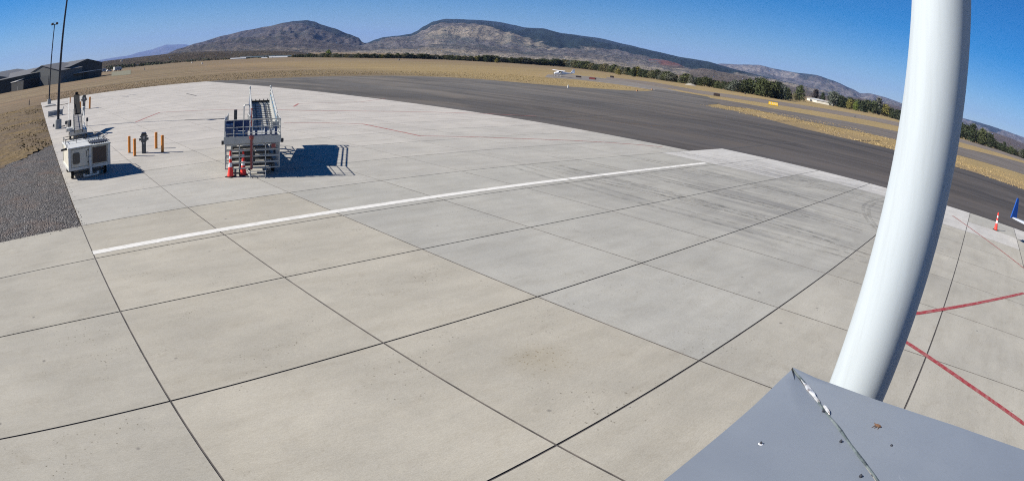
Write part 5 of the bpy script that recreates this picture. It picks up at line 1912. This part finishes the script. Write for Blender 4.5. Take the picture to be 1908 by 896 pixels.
def plant(px, pyb, hpx, kind, shape='round', v=0, lab=None, wf=1.0, back=0.0):
    d = ray(px, pyb)
    if d.z >= -0.004:
        D = 620.0
    else:
        D = min(720.0, -CAM.z / d.z * math.hypot(d.x, d.y))
    D += back
    x, y = CAM.x + d.x / math.hypot(d.x, d.y) * D, CAM.y + d.y / math.hypot(d.x, d.y) * D
    zb = CAM.z + d.z / math.hypot(d.x, d.y) * D
    zb = max(GZ, min(zb, 3.0)) if D >= 619 else GZ
    Hm = hpx / 1190 * D
    pr = proto(kind, shape, v)
    if pr[1]:
        t = pr[0]; pr[1] = False
    else:
        t = dup(pr[0], (0, 0, 0), 0, '')
    t.location = (x, y, zb)
    t.rotation_euler = (0, 0, rnd.uniform(0, 6.28))
    s_ = Hm / 10.3
    t.scale = (s_ * wf, s_ * wf, s_)
    if not lab:
        back_ = pyb < interp(base, px) - .2
        seg = 'below the left mountain' if px < 670 else 'below the notch between the mountains' if px < 800 else 'behind the tan sheds' if px < 880 else 'left of the small white plane' if px < 1025 else 'behind the airfield signs' if px < 1165 else 'below the red hill' if px < 1295 else 'below the tan hill' if px < 1375 else 'in the dense tall clump' if px < 1475 else 'right of the white shed' if px < 1720 else 'right of the white column'
        kn = {'dark': 'dark green', 'mid': 'mid green', 'olive': 'olive-brown', 'yellow': 'yellow', 'grey': 'grey-green', 'lime': 'lime', 'purple': 'plum'}[kind]
        sn = {'round': 'rounded', 'bush': 'low bushy', 'column': 'narrow', 'cone': 'pointed'}[shape]
        lab2 = '%s %s tree %s the treeline %s' % (kn, sn, 'in front of' if back_ else 'in', seg)
    t['label'] = lab or lab2
    t['group'] = GRP
    if lab: t['category'] = 'tree'
base = [(440, 110), (545, 107.6), (600, 107.5), (700, 108.5), (760, 109.5), (820, 111), (880, 114), (940, 117), (1000, 121), (1050, 124.5), (1100, 130), (1150, 137), (1200, 144.5), (1250, 152), (1290, 157.5), (1330, 163.5), (1370, 171), (1400, 175.5), (1440, 183), (1475, 187), (1520, 191), (1560, 199), (1600, 206), (1640, 214), (1680, 226), (1720, 237), (1760, 248), (1805, 262), (1850, 275.5), (1908, 296), (1960, 316)]
hgt_ = [(440, 2), (545, 6), (600, 8), (700, 8), (760, 10), (800, 9), (880, 9), (905, 12), (940, 12), (1000, 13), (1100, 14.5), (1200, 17), (1250, 17), (1300, 17), (1360, 18), (1390, 24), (1420, 30), (1445, 29), (1460, 24), (1475, 14), (1500, 14), (1560, 22), (1590, 20), (1640, 22), (1680, 18), (1760, 26), (1805, 28), (1845, 26), (1862, 12), (1908, 15), (1960, 15)]
x = 546.0
k = 0
while x < 1950:
    h = interp(hgt_, x)
    yb = interp(base, x)
    if not (1470 < x < 1548):
        u = rnd.random()
        kind = 'dark' if u < .42 else 'mid' if u < .70 else 'grey' if u < .82 else 'olive' if u < .975 else 'yellow'
        if x < 700 and kind == 'yellow': kind = 'olive'
        shp = 'round' if rnd.random() < .7 else 'bush' if rnd.random() < .7 else 'column'
        plant(x, yb, h * rnd.uniform(.78, 1.12), kind, shp, k % 3, wf=rnd.uniform(1.35, 1.9))
        if rnd.random() < .42:
            plant(x + rnd.uniform(-2, 2), yb - .3, h * rnd.uniform(.5, .8), rnd.choice(['dark', 'olive', 'grey', 'dark']), 'bush', k % 2, wf=1.7)
    x += max(4.4, h * rnd.uniform(.44, .62))
    k += 1
for px, pb, h, kd, shp, lab, wf in (
        (612, 107, 14, 'lime', 'round', 'bright lime-green round tree below the left mountain', 1.1),
        (906, 116, 13, 'dark', 'round', 'large dark tree at the left start of the long treeline', 1.0),
        (925, 117, 8, 'yellow', 'bush', 'yellow bush just right of the large dark tree', 1.1),
        (1030, 123, 10, 'yellow', 'round', 'yellow tree above the small white plane', 1.0),
        (1152, 139, 11, 'yellow', 'bush', 'golden bushy tree above the small black sign', 1.3),
        (1181, 143, 18, 'dark', 'column', 'dark pointed tree standing higher than its neighbours right of the golden one', 1.1),
        (1287, 158, 19, 'grey', 'bush', 'grey-green wide rounded tree above a pale heap', .8),
        (1420, 180, 34, 'mid', 'round', 'tallest green tree in the dense clump left of the white shed', 1.1),
        (1396, 175, 28, 'mid', 'round', 'tall green tree at the left side of the dense clump', 1.0),
        (1446, 184, 31, 'dark', 'round', 'tall dark tree at the right side of the dense clump', 1.0),
        (1490, 188.5, 29, 'mid', 'round', 'big green tree standing alone left of the white shed', .95),
        (1481, 187.5, 14, 'olive', 'bush', 'low olive bush at the left foot of the lone big tree', .9),
        (1519, 189, 22, 'purple', 'cone', 'plum-dark pointed tree behind the white shed', 1.3),
        (1532, 191, 18, 'dark', 'cone', 'dark pointed tree behind the right end of the white shed', 1.2),
        (1552, 198, 27, 'grey', 'round', 'wide grey-green tree right of the white shed', 1.35),
        (1566, 201, 22, 'dark', 'round', 'dark tree against the right side of the wide grey-green one', 1.0),
        (1583, 204, 19, 'yellow', 'round', 'yellow-green autumn tree right of the wide grey-green one', 1.1),
        (1594, 207, 17, 'lime', 'round', 'yellowish tree beside the autumn tree', 1.0),
        (1608, 209, 20, 'dark', 'cone', 'dark conifer right of the yellow trees', 1.5),
        (1636, 214, 30, 'grey', 'column', 'tall thin grey-green tree near the white column', 1.2),
        (1648, 217, 19, 'mid', 'round', 'green tree right of the tall thin one', 1.0),
        (1812, 265, 33, 'dark', 'round', 'big dark tree just right of the white column', 1.15),
        (1830, 270, 30, 'mid', 'round', 'big green tree second from the white column', 1.15),
        (1845, 275, 25, 'dark', 'round', 'rounded tree third from the white column', 1.1),
        (1871, 282, 17, 'dark', 'round', 'small dark tree further right of the big ones', 1.0)):
    plant(px, pb, h, kd, shp, 7, lab, wf)
for (t, unused) in protos.values():
    if unused:
        for c_ in list(t.children): bpy.data.objects.remove(c_)
        bpy.data.objects.remove(t)
# dark hedge line along the foot of the bench (a far-off mass of scrub)
mb = MB()
for _ in range(5000):
    px = rnd.uniform(200, 548)
    yb = interp([(200, 129), (260, 123.5), (330, 119), (400, 114), (470, 110), (548, 108)], px) - abs(rnd.gauss(0, 2.2)) * (1 if px < 420 else .5)
    if noise.noise(Vector((px * .06, yb * .35, 2))) < -.12: continue
    d = ray(px, yb); D = rnd.uniform(640, 900)
    x, y = CAM.x + d.x / math.hypot(d.x, d.y) * D, CAM.y + d.y / math.hypot(d.x, d.y) * D
    z = CAM.z + d.z / math.hypot(d.x, d.y) * D
    for q_ in range(3):
        s_ = rnd.uniform(.4, 1.1)
        p = Vector((x + rnd.gauss(0, 1.6), y + rnd.gauss(0, 1.6), z + rnd.uniform(-.6, .6)))
        nrm = Vector((rnd.gauss(0, 1), rnd.gauss(0, 1), rnd.gauss(0, 1))).normalized()
        uu = nrm.orthogonal().normalized(); vv = nrm.cross(uu)
        o = len(mb.v)
        mb.v += [tuple(p + uu * s_), tuple(p + vv * s_ * .7), tuple(p - uu * s_), tuple(p - vv * s_ * .7)]
        mb.f.append((o, o + 1, o + 2, o + 3))
tag(mb.build('scrub', LEAF['dark']), 'dark line of far-off scrub along the foot of the brown bench', 'scrub', kind='stuff')
# pale heap by the trees
b = gp(1287, 159)
mb = MB()
mb.lathe([(3.6, 0), (2.7, .5), (1.4, .9), (.3, 1.1)], n=14)
o = tag(mb.build('gravel_heap', TANW, None, True), 'pale heap of gravel at the foot of the grey-green tree', 'heap'); o.location = (b.x, b.y, GZ)
#FAR-END
#OBJS-END
# ------------------------------------------------------------------ haze
hz = MB()
hz.box(-30000, 38000, -20000, 42000, -16, 1500)
hm = bpy.data.materials.new('haze')
hm.use_nodes = True
hm.node_tree.nodes.clear()
ho = hm.node_tree.nodes.new('ShaderNodeOutputMaterial')
hv = hm.node_tree.nodes.new('ShaderNodeVolumePrincipled')
hv.inputs['Color'].default_value = (0.32, 0.50, 1.0, 1)
hv.inputs['Density'].default_value = 2.8e-5
hv.inputs['Anisotropy'].default_value = 0.0
hm.node_tree.links.new(hv.outputs[0], ho.inputs['Volume'])
tag(hz.build('haze', hm), 'thin blue haze in the air before the mountains', 'haze', kind='stuff')
